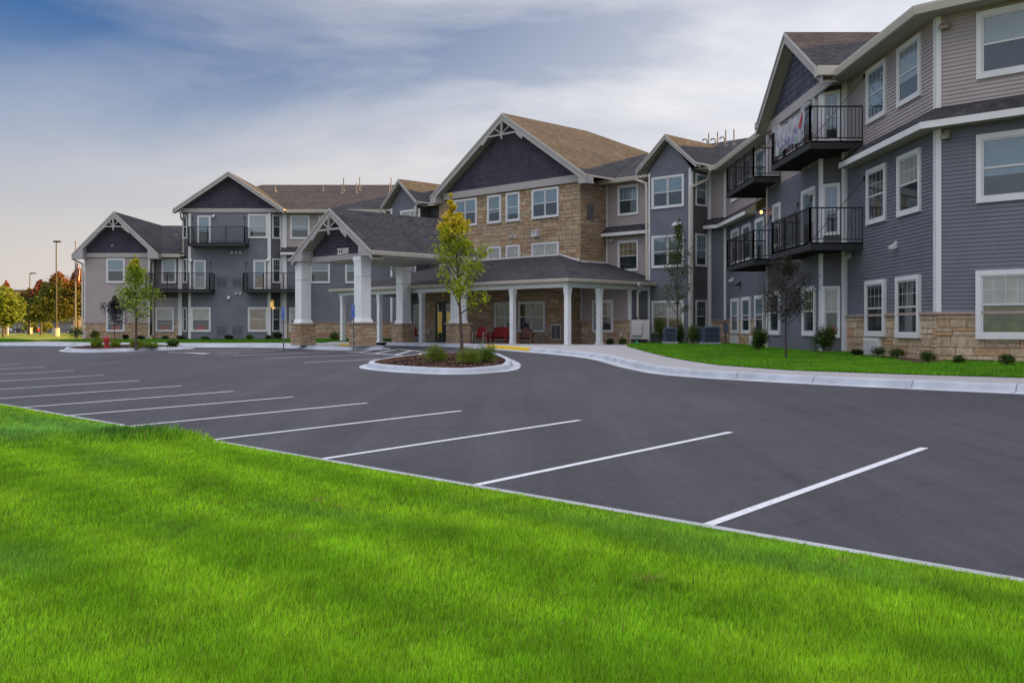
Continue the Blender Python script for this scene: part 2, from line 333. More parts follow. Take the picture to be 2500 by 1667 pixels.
# ---- walls (left end, right end as seen from outside)
wR1 = Wall(C1, (37.0, -0.75))
wB = Wall((10.84, 32.32), C1)
wRet = Wall((10.22, 32.94), (10.84, 32.32))
wG = Wall((10.22, 39.90), (10.22, 32.94))
wRet2 = Wall((10.84, 40.52), (10.22, 39.90))
wW = Wall((10.84, 50.46), (10.84, 40.52))
wU = Wall((10.10, 51.16), (10.84, 50.46))
bayR = (9.02, 50.08); bayL = (7.14, 51.96)
wBayRet = Wall(bayR, (10.10, 51.16))
wBay = Wall(bayL, bayR)
wBayRetL = Wall((7.99, 52.81), bayL)
stR = (3.71, 53.99); stL = (-4.55, 62.25)
wRec = Wall((5.26, 55.54), (7.99, 52.81))
wStR = Wall(stR, (5.26, 55.54))
wSt = Wall(stL, stR)
# mirrored half
recL = pq(-66.9+0.0, 60.8)
wStL = Wall(pq(-66.8, 60.8), stL)
LbayR = pq(-71.7, 59.1); LbayL = pq(-75.5, 59.1)
wLRec = Wall(pq(-73.4, 60.8), pq(-66.8, 60.8))
wLBay = Wall(LbayL, LbayR)
wLBayRet = Wall(LbayR, pq(-71.7, 60.8))
wLBayRetL = Wall(pq(-75.5, 61.6), LbayL)
YL = 69.10; YG = 68.48
gx0, gx1 = rat(460)*YG, rat(661)*YG       # gabled block front
wL = Wall((gx1+0.62, YL), (-7.5, YL))
wG2 = Wall((gx0, YG), (gx1, YG))
wG2r = Wall((gx1, YG), (gx1+0.62, YL))
wG2l = Wall((gx0-0.62, YL), (gx0, YG))
wx0, wx1 = rat(205.7)*68.6, rat(366)*68.6
wL2 = Wall((wx1, YL), (gx0-0.62, YL))
wWing = Wall((wx0, 68.6), (wx1, 68.6))
wWingR = Wall((wx1, 68.6), (wx1, YL))
wWingL = Wall((wx0, 86.0), (wx0, 68.6))

# ---- siding, one mesh per stretch of facade
def wall_obj(name, fn, label=None):
    mb = MB(); fn(mb)
    if not mb.f: return
    o = mb.build(name, BLD)
    if label: o['label'] = label
    return o
SK = 6.42                                  # top of the skirt roof at the wall
def f(mb):
    for w in (wR1, wB): siding(mb, w, 1.2, 5.95, SID_B); siding(mb, w, SK-0.04, 8.75, SID_M)
    siding(mb, wRet, 0, 5.95, SID_D); siding(mb, wRet, 5.95, 8.75, SID_D)
wall_obj('siding', f, 'near wing siding, blue grey below and mauve on the top floor')
def f(mb):
    siding(mb, wG, 0, 6.3, SID_B); siding(mb, wG, 6.3, 8.62, SID_M); siding(mb, wRet2, 0, 8.7, SID_D)
wall_obj('siding', f)
def f(mb):
    for w in (wW, wU): siding(mb, w, 1.0, 5.95, SID_B); siding(mb, w, SK-0.04, 8.75, SID_M)
wall_obj('siding', f)
apx = 10.55
def bayfn(w, apexz, eave=8.85):
    return lambda z: (0, w.L) if z < eave else (w.L/2*(z-eave)/(apexz-eave), w.L - w.L/2*(z-eave)/(apexz-eave))
def f(mb):
    siding(mb, wBay, 0, 10.3, SID_B, fn=bayfn(wBay, 10.35)); siding(mb, wBayRet, 0, 8.8, SID_D); siding(mb, wBayRetL, 0, 8.8, SID_D)  # bay returns darkened: shade put into their siding colour
wall_obj('siding', f)
def f(mb): siding(mb, wRec, 0, 8.75, SID_M)
wall_obj('siding', f)
def f(mb):
    siding(mb, wLBay, 0, 10.3, SID_B, fn=bayfn(wLBay, 10.35)); siding(mb, wLBayRet, 0, 8.8, SID_D); siding(mb, wLBayRetL, 0, 8.8, SID_D); siding(mb, wLRec, 0, 8.75, SID_D)
wall_obj('siding', f)
def f(mb): siding(mb, wL, 0, 5.95, SID_B); siding(mb, wL, SK-0.04, 8.75, SID_M)
wall_obj('siding', f)
def f(mb): siding(mb, wG2, 0, 8.72, SID_B); siding(mb, wG2r, 0, 8.72, SID_D); siding(mb, wG2l, 0, 8.72, SID_D)
wall_obj('siding', f)
def f(mb): siding(mb, wL2, 2.9, 5.7, SID_D); siding(mb, wL2, 1.1, 2.9, SID_M)
wall_obj('siding', f)
def f(mb): siding(mb, wWing, 1.1, 5.65, SID_M); siding(mb, wWingR, 1.1, 5.65, SID_M); siding(mb, wWingL, 0, 5.65, SID_M)
wall_obj('siding', f)
# block backs so that no light leaks and the roofs rest on something
mb = MB()
mb.face([(10.9, 26, 8.7), (37, -0.1, 8.7), (48.5, 11.5, 8.7), (29.5, 31, 8.7), (29.5, 60, 8.7), (10.9, 51, 8.7)], SID_D)
for P, Q in (((37, -0.75), (49, 11.6)), ((49, 11.6), (28.9, 32.2)), ((28.9, 32.2), (28.9, 59)), ((28.9, 59), (29.5, 60)), ((29.5, 60), (10, 79.5)), ((10, 79.5), (-2, 88)), ((-2, 88), (gx0-1, 88)), ((gx0-1, 88), (gx0-0.62, YL)), ((gx0-1, 86), (wx0, 86))):
    w = Wall(Q, P); mb.face([w.P(0, 0), w.P(w.L, 0), w.P(w.L, 8.75 if P[0] > -24 or P[1] < 70 else 5.7), w.P(0, 8.75 if P[0] > -24 else 5.7)], SID_B)
mb.build('rear_wall', BLD)

# ---- stone
def f(mb):
    stone(mb, wR1, -0.12, 1.14, seed=3, hs=(0.17, 0.36), ws=(0.3, 0.95), tone=1.05, gap=0.004); stone(mb, wB, -0.12, 1.14, seed=4, hs=(0.17, 0.36), ws=(0.3, 0.95), tone=1.05, gap=0.004)
wall_obj('stone_base', f)
def f(mb):
    for w in (wR1, wB): w.box(mb, -0.05, w.L+0.03, -0.02, 0.085, 1.14, 1.205, STONECAP)
wall_obj('stone_cap', f)
def f(mb): stone(mb, wW, -0.1, 1.14, a0=0, a1=wW.L, seed=5); stone(mb, wU, -0.1, 1.14, seed=6)
wall_obj('stone_base', f)
def f(mb):
    for w in (wW, wU): w.box(mb, -0.04, w.L+0.02, -0.02, 0.075, 1.14, 1.20, STONECAP)
wall_obj('stone_cap', f)
def f(mb):
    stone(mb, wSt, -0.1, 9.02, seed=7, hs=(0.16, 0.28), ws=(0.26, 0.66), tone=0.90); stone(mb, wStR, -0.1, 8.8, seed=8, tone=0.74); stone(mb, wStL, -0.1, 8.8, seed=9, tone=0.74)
wall_obj('stone_facing', f, 'tan stone facing of the big gabled centre')
def f(mb): stone(mb, wWing, -0.1, 1.1, seed=10); stone(mb, wL2, -0.1, 1.1, seed=11)
wall_obj('stone_base', f)
def f(mb): wWing.box(mb, -0.03, wWing.L, -0.02, 0.075, 1.1, 1.16, STONECAP); wL2.box(mb, 0, wL2.L, -0.02, 0.075, 1.1, 1.16, STONECAP)
wall_obj('stone_cap', f)
sL0 = wL.s_(690)+0.0
def f(mb):
    stone(mb, wL, -0.1, 1.14, a0=sL0, a1=wL.L, seed=12, d=0.015); wL.box(mb, sL0, wL.L, -0.02, 0.09, 1.14, 1.2, STONECAP)
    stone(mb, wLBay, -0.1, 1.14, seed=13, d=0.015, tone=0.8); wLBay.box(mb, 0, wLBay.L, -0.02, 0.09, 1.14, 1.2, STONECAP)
wall_obj('stone_base', f)

# ---- trim boards
def board(mb, w, a, z0, z1, wd=0.13, d=0.035, m=WHITE):
    q = MB(); w.box(q, a-wd/2, a+wd/2, -0.01, d, z0, z1, m); q.build('corner_board', BLD)
def f(mb):
    board(mb, wR1, 0.065, 1.205, 8.74, 0.13, 0.040); board(mb, wB, wB.L-0.065, 1.205, 8.74, 0.13, 0.036)
    board(mb, wB, 0.09, 0, 8.74, 0.17, 0.10); board(mb, wRet, wRet.L-0.07, 0, 8.74, 0.12); board(mb, wRet, 0.05, 0, 8.66, 0.10, 0.038); board(mb, wG, wG.L-0.06, 0, 8.66, 0.12)
    board(mb, wG, 0.06, 0, 8.66, 0.12); board(mb, wRet2, wRet2.L-0.05, 0, 8.66, 0.1, 0.038)
wall_obj('corner_board', f)
def f(mb):
    board(mb, wW, 0.075, 1.2, 8.74, 0.15); board(mb, wU, wU.L-0.05, 1.2, 8.74, 0.10, 0.038); board(mb, wU, 0.10, 0, 8.74, 0.20, 0.10)
    board(mb, wBayRet, wBayRet.L-0.05, 0, 8.7, 0.1); board(mb, wBayRet, 0.06, 0, 8.7, 0.12, 0.038); board(mb, wBay, wBay.L-0.07, 0, 8.84, 0.14); board(mb, wBay, 0.05, 0, 8.84, 0.10)
    board(mb, wRec, 0.05, 0, 8.7, 0.09)
wall_obj('corner_board', f)
def f(mb):
    board(mb, wG2, 0.09, 0, 8.66, 0.18); board(mb, wG2, wG2.L-0.1, 0, 8.66, 0.22); board(mb, wG2r, wG2r.L-0.06, 0, 8.66, 0.12); board(mb, wL, 0.20, 0, 8.66, 0.30, 0.09)
    board(mb, wL2, wL2.L-0.13, 0, 5.6, 0.26, 0.09); board(mb, wL2, 0.07, 0.3, 5.6, 0.12); board(mb, wWing, wWing.L-0.06, 0, 5.6, 0.11); board(mb, wWing, 0.05, 0, 5.6, 0.10)
    board(mb, wLBay, 0.10, 1.2, 8.84, 0.20); board(mb, wLBay, wLBay.L-0.07, 0, 8.84, 0.14)
wall_obj('corner_board', f)

# ---- windows
def window(w, px0, px1, z0, z1, kind='single', top='blind', bot='dark', parent=None, d=0.06, cas=0.095, cm=WHITE, a=None, grille=True, label=None, door=False):
    """casing > sash, pane: double hung, optional twin, panes in front of the wall face, casing proud of them"""
    parent = parent or BLD; WR = random.Random(int(px0*7+z0*100)); BLN = WR.choice((G_BLIND, G_BLIND, G_BLIND2, G_BLIND3)); drop = WR.choice((0, 0, 0.25, 0.5, 0.15)) if top == 'blind' and bot == 'dark' and not door else 0
    a0, a1 = a if a else (w.s_(px0), w.s_(px1))
    MT = {'blind': BLN, 'dark': G_DARK, 'drape': G_DRAPE, 'warm': G_WARM, 'red': G_DARK, 'green': G_GREEN}
    mb = MB(); e = d+0.012
    w.box(mb, a0, a1, 0.0, e, z1-cas, z1, cm); w.box(mb, a0, a1, 0.0, e+0.004, z0, z0+cas, cm)
    w.box(mb, a0, a0+cas, 0.0, e-0.003, z0+cas, z1-cas, cm); w.box(mb, a1-cas, a1, 0.0, e-0.003, z0+cas, z1-cas, cm)
    o = mb.build('patio_door' if door else 'window', parent)
    if label: o['label'] = label
    i0, i1, j0, j1 = a0+cas, a1-cas, z0+cas, z1-cas; zm = (j0+j1)/2; s = 0.045
    ms = MB(); q0, q1 = 0.02, d-0.012
    def fr(x0, x1, y0, y1, dd=0):
        w.box(ms, x0, x1, q0, q1+dd, y1-s, y1, VINYL); w.box(ms, x0, x1, q0, q1+dd, y0, y0+s, VINYL); w.box(ms, x0, x0+s, q0, q1+dd-0.002, y0+s, y1-s, VINYL); w.box(ms, x1-s, x1, q0, q1+dd-0.002, y0+s, y1-s, VINYL)
    cells = [(i0, i1)] if kind != 'double' else [(i0, (i0+i1)/2-0.012), ((i0+i1)/2+0.012, i1)]
    mp = MB()
    for x0, x1 in cells:
        if door:
            fr(x0, x1, j0, j1); w.box(mp, x0+s, x1-s, 0.018, d-0.040, j0+s, j1-s, G_BLIND if top == 'blind' else MT[top]); w.box(mp, x0+s, x1-s, 0.017, d-0.036, j0+s, j0+s+(j1-j0)*0.42, MT[bot]); continue
        fr(x0, x1, zm-0.02, j1, 0.0); fr(x0, x1, j0, zm+0.02, -0.006)
        if grille:
            n = 2 if (x1-x0) > 0.55 else 1
            n = 3 if (x1-x0) > 0.8 else n
            for k in range(1, n+1):
                xx = x0 + (x1-x0)*k/(n+1); w.box(ms, xx-0.006, xx+0.006, 0.022, d-0.028, zm+0.03, j1-s+0.001, VINYL)
            yy = (zm+j1)/2; w.box(ms, x0+s-0.001, x1-s+0.001, 0.023, d-0.0285, yy-0.006, yy+0.006, VINYL)
        w.box(mp, x0+s-0.004, x1-s+0.004, 0.018, d-0.032, zm+0.02, j1-s+0.004, MT[top]); w.box(mp, x0+s-0.004, x1-s+0.004, 0.017, d-0.036, j0+s-0.004, zm-0.024, MT[bot])
    if bot == 'red':
        c_ = (i0+i1)/2; hw = (i1-i0)*0.28; pl = [w.P(c_-hw, j0+s, d-0.035), w.P(c_+hw, j0+s, d-0.035), w.P(c_+hw*0.9, j0+s+0.2, d-0.035), w.P(c_+hw*0.3, j0+s+0.30, d-0.035), w.P(c_-hw*0.7, j0+s+0.24, d-0.035)]; mp.prism(pl, w.n*0.002, G_RED)
    if drop:
        for x0, x1 in cells: w.box(mp, x0+s-0.002, x1-s+0.002, 0.018, d-0.0345, zm-0.024-(zm-j0)*drop, zm-0.0241, BLN)
    ms.build('sash', o); mp.build('pane', o)
    return o
ST = 0.085
for sx_ in (6.6, 11.0):
    for fl in (1, 2, 3): window(wR1, 2600, 2700, *FZ[fl], a=(sx_, sx_+1.9), top='blind', bot='dark', d=0.10 if fl == 1 else 0.06, cas=0.13, grille=(fl == 1))
for fl, (t, b) in {1: ('drape', 'green'), 2: ('blind', 'dark'), 3: ('blind', 'dark')}.items():
    window(wR1, 2385.5, 2532, *FZ[fl], top=t, bot=b, d=0.10 if fl == 1 else 0.06, cas=0.13, grille=(fl == 1))
for fl, (t, b, t2, b2) in {1: ('dark', 'dark', 'dark', 'dark'), 2: ('dark', 'dark', 'drape', 'dark'), 3: ('blind', 'dark', 'blind', 'dark')}.items():
    z = FZ[fl]; dd = 0.10 if fl == 1 else 0.06
    window(wB, 2118.6, 2165.3, z[0]+0.02, z[1], top=t, bot=b, d=dd, cas=0.12); window(wB, 2194, 2250.6, *z, top=t2, bot=b2, d=dd, cas=0.12)
mb = MB(); a0, a1 = wB.s_(2116), wB.s_(2158); wB.box(mb, a0+0.05, a1-0.1, 0, 0.12, -0.1, 0.50, WHITE); wB.box(mb, a0+0.12, a1-0.18, 0.12, 0.135, 0.02, 0.42, VENT); mb.build('service_panel', BLD)
for fl, (t, b) in {1: ('drape', 'red'), 2: ('blind', 'dark'), 3: ('blind', 'dark')}.items():
    window(wRet, 2011, 2053, FZ[fl][0]-0.05, FZ[fl][1]-0.05, top=t, bot=b, cas=0.07)
# gable bay of the near wing
for fl in (1, 2, 3):
    z = FZ[fl]
    if fl == 1: window(wG, 1961.5, 1993, *z, top='green', bot='dark', cas=0.13); window(wG, 1880, 1906, z[0], z[1], top='dark', bot='dark', cas=0.14)
    else:
        window(wG, 1960, 1992, z[0]-0.44, z[1], top='blind', bot='dark', door=True, cas=0.12); window(wG, 1889, 1907, z[0], z[1], cas=0.12)
for fl in (1, 2, 3):
    z = FZ[fl]
    window(wW, 1787.5, 1805.7, *z, top='blind' if fl == 1 else 'drape', cas=0.13, d=0.09 if fl == 1 else 0.06, grille=False); window(wW, 1813.5, 1834.5, *z, cas=0.13, d=0.09 if fl == 1 else 0.06, grille=False)
    if fl == 1: window(wW, 1846, 1868.3, *z, cas=0.13, d=0.09, grille=False)
    else: window(wW, 1846, 1868.3, z[0]-0.44, z[1], door=True, cas=0.13)
mb = MB()
for p, q in ((1786, 1806), (1834, 1846)):
    a0, a1 = wW.s_(p), wW.s_(q); wW.box(mb, a0+0.1, a1-0.1, 0, 0.11, -0.1, 0.45, WHITE)
mb.build('service_panel', BLD)
for fl in (1, 2, 3):
    window(wBayRet, 1697.3, 1724, FZ[fl][0]+0.03, FZ[fl][1]-0.0, top='dark' if fl == 1 else 'blind', bot='dark', cas=0.06)
    window(wBay, 1592.4, 1671, FZ[fl][0], FZ[fl][1]-0.02, kind='double', top='drape' if fl == 1 else 'blind', bot='warm' if fl == 1 else 'dark', grille=fl == 1)
for fl in (2, 3): window(wRec, 1509.3, 1560, *FZ[fl], top='blind' if fl == 3 else 'warm', bot='dark')
for fl in (2, 3):
    t = 'blind' if fl == 3 else 'drape'
    window(wSt, 1301, 1366.5, *FZ[fl], kind='double', top=t, bot='dark' if fl == 3 else 'drape', d=ST+0.03, grille=fl == 2); window(wSt, 1238, 1271.6, *FZ[fl], top=t, bot='dark' if fl == 3 else 'drape', d=ST+0.03, grille=False)
    window(wSt, 1192.8, 1225.7, *FZ[fl], top=t, bot='dark' if fl == 3 else 'drape', d=ST+0.03, grille=False); window(wSt, 1110.7, 1166.5, *FZ[fl], kind='double', top=t, bot='dark', d=ST+0.03, grille=False)
mb = MB(); w = wStR; w.box(mb, w.s_(1432), w.s_(1447), 0.05, 0.085, 6.75, 7.55, SID_D); mb.build('wall_louver', BLD)
window(wLBay, 979, 1026, *FZ[3], kind='double', top='drape', bot='dark', cas=0.13)
for p, q in ((708.7, 756.5), (778, 806), (843, 889)): window(wL, p, q, *FZ[3])
window(wL, 707, 758, *FZ[1], top='drape', d=0.09)
window(wL, 778, 806, *FZ[2], a=(wL.s_(757), wL.s_(806)), grille=False); window(wL, 843, 890, *FZ[2], grille=False)
window(wG2, 605.7, 654, FZ[3][0], FZ[3][1]); window(wG2, 605.7, 654, *FZ[1], top='warm', bot='warm', grille=False); window(wG2, 467, 515, *FZ[1], top='drape', bot='red', grille=False)
window(wG2, 482, 515, 6.50, 8.50, door=True, cas=0.09); window(wG2, 473, 503, 3.44, 5.45, door=True, cas=0.09, bot='drape'); window(wG2, 619, 650, 3.44, 5.45, door=True, cas=0.09, bot='warm')
for fl in (1, 2, 3): window(wG2r, 666.5, 683.5, FZ[fl][0], FZ[fl][1], top='dark', cas=0.06, a=(0.10, wG2r.L-0.1))
window(wL2, 395, 431, FZ[2][0], FZ[2][1], grille=False); window(wL2, 380.5, 426, FZ[1][0], FZ[1][1], top='drape', bot='red', d=0.09, grille=False)
window(wWing, 260, 305.5, *FZ[2], grille=False); window(wWing, 260, 305.5, *FZ[1], bot='red', d=0.09, grille=False)
for fl in (1, 2, 3): window(wG2l, 445, 459, FZ[fl][0], FZ[fl][1], cas=0.06, top='dark', a=(0.15, wG2l.L-0.15))

# ---- small fittings on the walls
def round_vents(w, pxs, py, r=0.09):
    for px in pxs:
        a = w.s_(px); P = w.P(a, 0); z = zat(py, P.y); mb = MB(); mb.tube([w.P(a, z, 0.0), w.P(a, z, 0.10)], r, VENT, 10); w.box(mb, a-r*0.8, a+r*0.8, 0.1, 0.13, z-0.02, z+r, VENT); mb.build('wall_vent', BLD)
round_vents(wG2, (567, 577.5, 587.5), 617); round_vents(wG2, (577, 587.5), 717); round_vents(wSt, (1250, 1261), 578); round_vents(wWing, (275,), 600, 0.05)
def louver(w, px0, px1, py0, py1, m=None):
    a0, a1 = w.s_(px0), w.s_(px1); Y = w.P(a0, 0).y; z1, z0 = zat(py0, Y), zat(py1, Y); mb = MB(); m = m or SID_B
    w.box(mb, a0, a1, 0.0, 0.045, z0, z0+0.06, m); w.box(mb, a0, a1, 0, 0.045, z1-0.06, z1, m); w.box(mb, a0, a0+0.06, 0, 0.042, z0+0.06, z1-0.06, m); w.box(mb, a1-0.06, a1, 0, 0.042, z0+0.06, z1-0.06, m); am = (a0+a1)/2; w.box(mb, am-0.02, am+0.02, 0, 0.04, z0+0.06, z1-0.06, m)
    n = int((z1-z0)/0.06)
    for k in range(2, n-1):
        zz = z0+0.06*k; mb.obox(w.P(a0+0.06, zz, 0.006), w.t, (w.n*0.7-Z3*0.5).normalized(), (w.n*0.5+Z3*0.7).normalized(), 0, a1-a0-0.12, 0, 0.03, 0, 0.004, SID_D)
    mb.build('wall_louver', BLD)
for p in ((529.5, 555.5), (567, 592.5)): louver(wG2, *p, 676, 701); louver(wG2, *p, 795, 820)
louver(wW, 1868.6, 1877, 640, 655) if False else None
def wall_lamp(w, px, py, s=0.16, lit=False, m=None):
    a = w.s_(px); P = w.P(a, 0); z = zat(py, P.y); mb = MB(); w.box(mb, a-0.06, a+0.06, 0, 0.05, z-0.05, z+0.14, m or WHITE)
    mb.prism([w.P(a-s/2, z+0.1, 0.05), w.P(a-s/2, z-0.06, 0.06), w.P(a-s/2, z-0.09, 0.2), w.P(a-s/2, z-0.02, 0.24)], w.t*s, m or WHITE)
    return mb.build('wall_lamp', BLD)
for w, px, py in ((wB, 2190, 602), (wB, 2078, 627), (wG2, 522, 529), (wG2, 467, 637), (wG2, 654, 636), (wG2, 559, 728), (wL, 706, 636), (wW, 1790, 684), (wG, 1895, 640), (wRec, 1496, 586)): wall_lamp(w, px, py)
wall_lamp(wG, 1990, 470, 0.2); wall_lamp(wG, 1985, 240, 0.24); wall_lamp(wR1, 2310, 66, 0.22, m=STONECAP); wall_lamp(wR1, 2313, 333, 0.18, m=SOFFIT); wall_lamp(wW, 1808, 694, 0.25, m=BLACK)
for px in (1650, 1661): wall_lamp(wBay, px, 549, 0.2)
mb = MB(); a = wSt.s_(1312); wSt.box(mb, a-0.22, a+0.22, 0.03, 0.30, 5.92, 6.22, VENT); mb.prism([wSt.P(a-0.24, 6.22, 0.03), wSt.P(a-0.24, 6.22, 0.34), wSt.P(a-0.24, 6.32, 0.03)], wSt.t*0.48, VENT); mb.build('exhaust_hood', BLD)
# the one lamp that is already lit, on the corner of the far side of the bay
em = bpy.data.materials.new('lit_amber_lamp'); em.use_nodes = True; e = em.node_tree.nodes['Principled BSDF']; e.inputs['Base Color'].default_value = (1, .5, .1, 1); e.inputs['Emission Color'].default_value = (1, 0.42, 0.06, 1); e.inputs['Emission Strength'].default_value = 3.0
mb = MB(); P = wG.P(0.05, zat(516, 39.9), 0.02); mb.beam(P, P+Vector((-0.16, 0, 0.02)), 0.05, 0.05, BLACK); lo = mb.build('wall_lamp', BLD); lo['label'] = 'wall lamp glowing orange'
mb = MB(); mb.lathe(P+Vector((-0.22, 0, -0.10)), [(0.02, 0), (0.045, 0.02), (0.055, 0.06), (0.04, 0.10), (0.015, 0.12)], em, 12); mb.build('lamp_globe', lo, True)

# ================================================================== ROOFS
def offs(pts, d):
    """offset an open polyline to its outside (left-to-right seen from outside => outside is -normal side)"""
    P = [Vector((p[0], p[1], 0)) for p in pts]; out = []
    ns = []
    for i in range(len(P)-1):
        t = (P[i+1]-P[i]).normalized(); ns.append(Vector((t.y, -t.x, 0)))
    for i in range(len(P)):
        if i == 0: out.append(P[0]+ns[0]*d)
        elif i == len(P)-1: out.append(P[-1]+ns[-1]*d)
        else:
            a, b = ns[i-1], ns[i]; k = d/(1+a.dot(b)); out.append(P[i]+(a+b)*k)
    return out
def lift(p, z): return Vector((p[0], p[1], z))
RT = 0.10
def roof_plane(mb, pts, m=SHING): mb.prism(pts, (0, 0, -RT), m, GUTTER)
ORG = Vector((0, 0, 0))
RZ = 12.13
mb = MB()
e1 = (37.6, -2.2); e2 = (10.24, 25.16); e3 = (10.24, 49.71); e4 = (-8.55, 68.50); e5 = (gx0-0.7, 68.50)
r1 = (43.5, 5.45); r2 = (19.84, 29.11); r3 = (19.84, 53.66); r4 = (-5.50, 79.0); r5 = (gx0+2.4, 79.0)
b1 = (50, 12.5); b2 = (29.4, 33.1); b3 = (29.4, 57.6); b4 = (-2.45, 89.5); b5 = (gx0-0.7, 89.5)
E_ = [lift(p, EV_T) for p in (e1, e2, e3, e4, e5)]; R_ = [lift(p, RZ) for p in (r1, r2, r3, r4, r5)]; B_ = [lift(p, EV_T) for p in (b1, b2, b3, b4, b5)]
for i in range(4):
    roof_plane(mb, [E_[i], E_[i+1], R_[i+1], R_[i]]); roof_plane(mb, [B_[i+1], B_[i], R_[i], R_[i+1]])
roof_plane(mb, [E_[4], B_[4], R_[4]]); roof_plane(mb, [B_[0], E_[0], R_[0]])
roof = mb.build('roof', BLD); roof['label'] = 'long main roof of dark shingles'
# soffit, gutter along the main eave
def eave_line(pts, zt, zb, wallpts=None, name='gutter', parent=None, prof=0.12):
    """K-style gutter swept along plan points (left to right from outside)"""
    mb = MB(); a = [lift(p, 0) for p in pts]; b = offs(pts, prof)
    for i in range(len(a)-1):
        A, B, A2, B2 = a[i], a[i+1], b[i], b[i+1]
        A1, B1 = A*0.35+A2*0.65, B*0.35+B2*0.65
        q = [[lift(A, zb), lift(A1, zb), lift(A2, zt-0.05), lift(A2, zt)], [lift(B, zb), lift(B1, zb), lift(B2, zt-0.05), lift(B2, zt)]]
        for k in range(3): mb.face([q[0][k], q[0][k+1], q[1][k+1], q[1][k]][::-1], GUTTER)
        mb.face([lift(A, zt-0.012), lift(A2, zt-0.012), lift(B2, zt-0.012), lift(B, zt-0.012)][::-1], GUTTER)
        mb.face([lift(A, zb-0.002), lift(B, zb-0.002), lift(B, zt-0.004), lift(A, zt-0.004)], GUTTER)
        if i == 0: mb.face([q[0][0], q[0][1], q[0][2], q[0][3], lift(A, zt)], GUTTER)
        if i == len(a)-2: mb.face([q[1][0], q[1][1], q[1][2], q[1][3], lift(B, zt)][::-1], GUTTER)
    return mb.build(name, parent or BLD)
def soffit(outer, inner, z, name='soffit', parent=None, m=None):
    mb = MB()
    for i in range(len(outer)-1): mb.prism([lift(outer[i], z), lift(inner[i], z), lift(inner[i+1], z), lift(outer[i+1], z)], (0, 0, 0.02), m or SOFFIT)
    return mb.build(name, parent or BLD)
# near wing: eave runs from the gable's near tip round the corner
xg = 9.72                                  # fascia plane of the side gable
gN, gF, gA = 31.25, 39.75, 35.55           # near tip, far tip, apex along Y
eave_line([(10.24, gN+0.1), e2, e1], EV_T+0.02, EV_B); soffit([(10.24, 33.2), e2, e1], [(10.86, 33.2), C1, (37.0, -0.75)], EV_B+0.01)
eave_line([(9.9, 50.05), (10.24, 49.71), (10.24, gF-0.1)], EV_T+0.02, EV_B); soffit([(9.55, 50.4), (10.24, 49.71), (10.24, 39.5)], [(10.1, 51.16), (10.86, 50.46), (10.86, 39.5)], EV_B+0.01)
eave_line([(4.55, 55.4), (6.75, 53.2)], EV_T+0.02, EV_B); soffit([(3.9, 56.05), (9.0, 50.95)], [(4.7, 56.8), (9.8, 51.7)], EV_B+0.01)
eave_line([(gx1+1.05, 68.5), (-8.7, 68.5)], EV_T+0.02, EV_B); soffit([(gx1-0.2, 68.5), (-8.2, 68.5)], [(gx1-0.2, 69.15), (-7.4, 69.15)], EV_B+0.01)

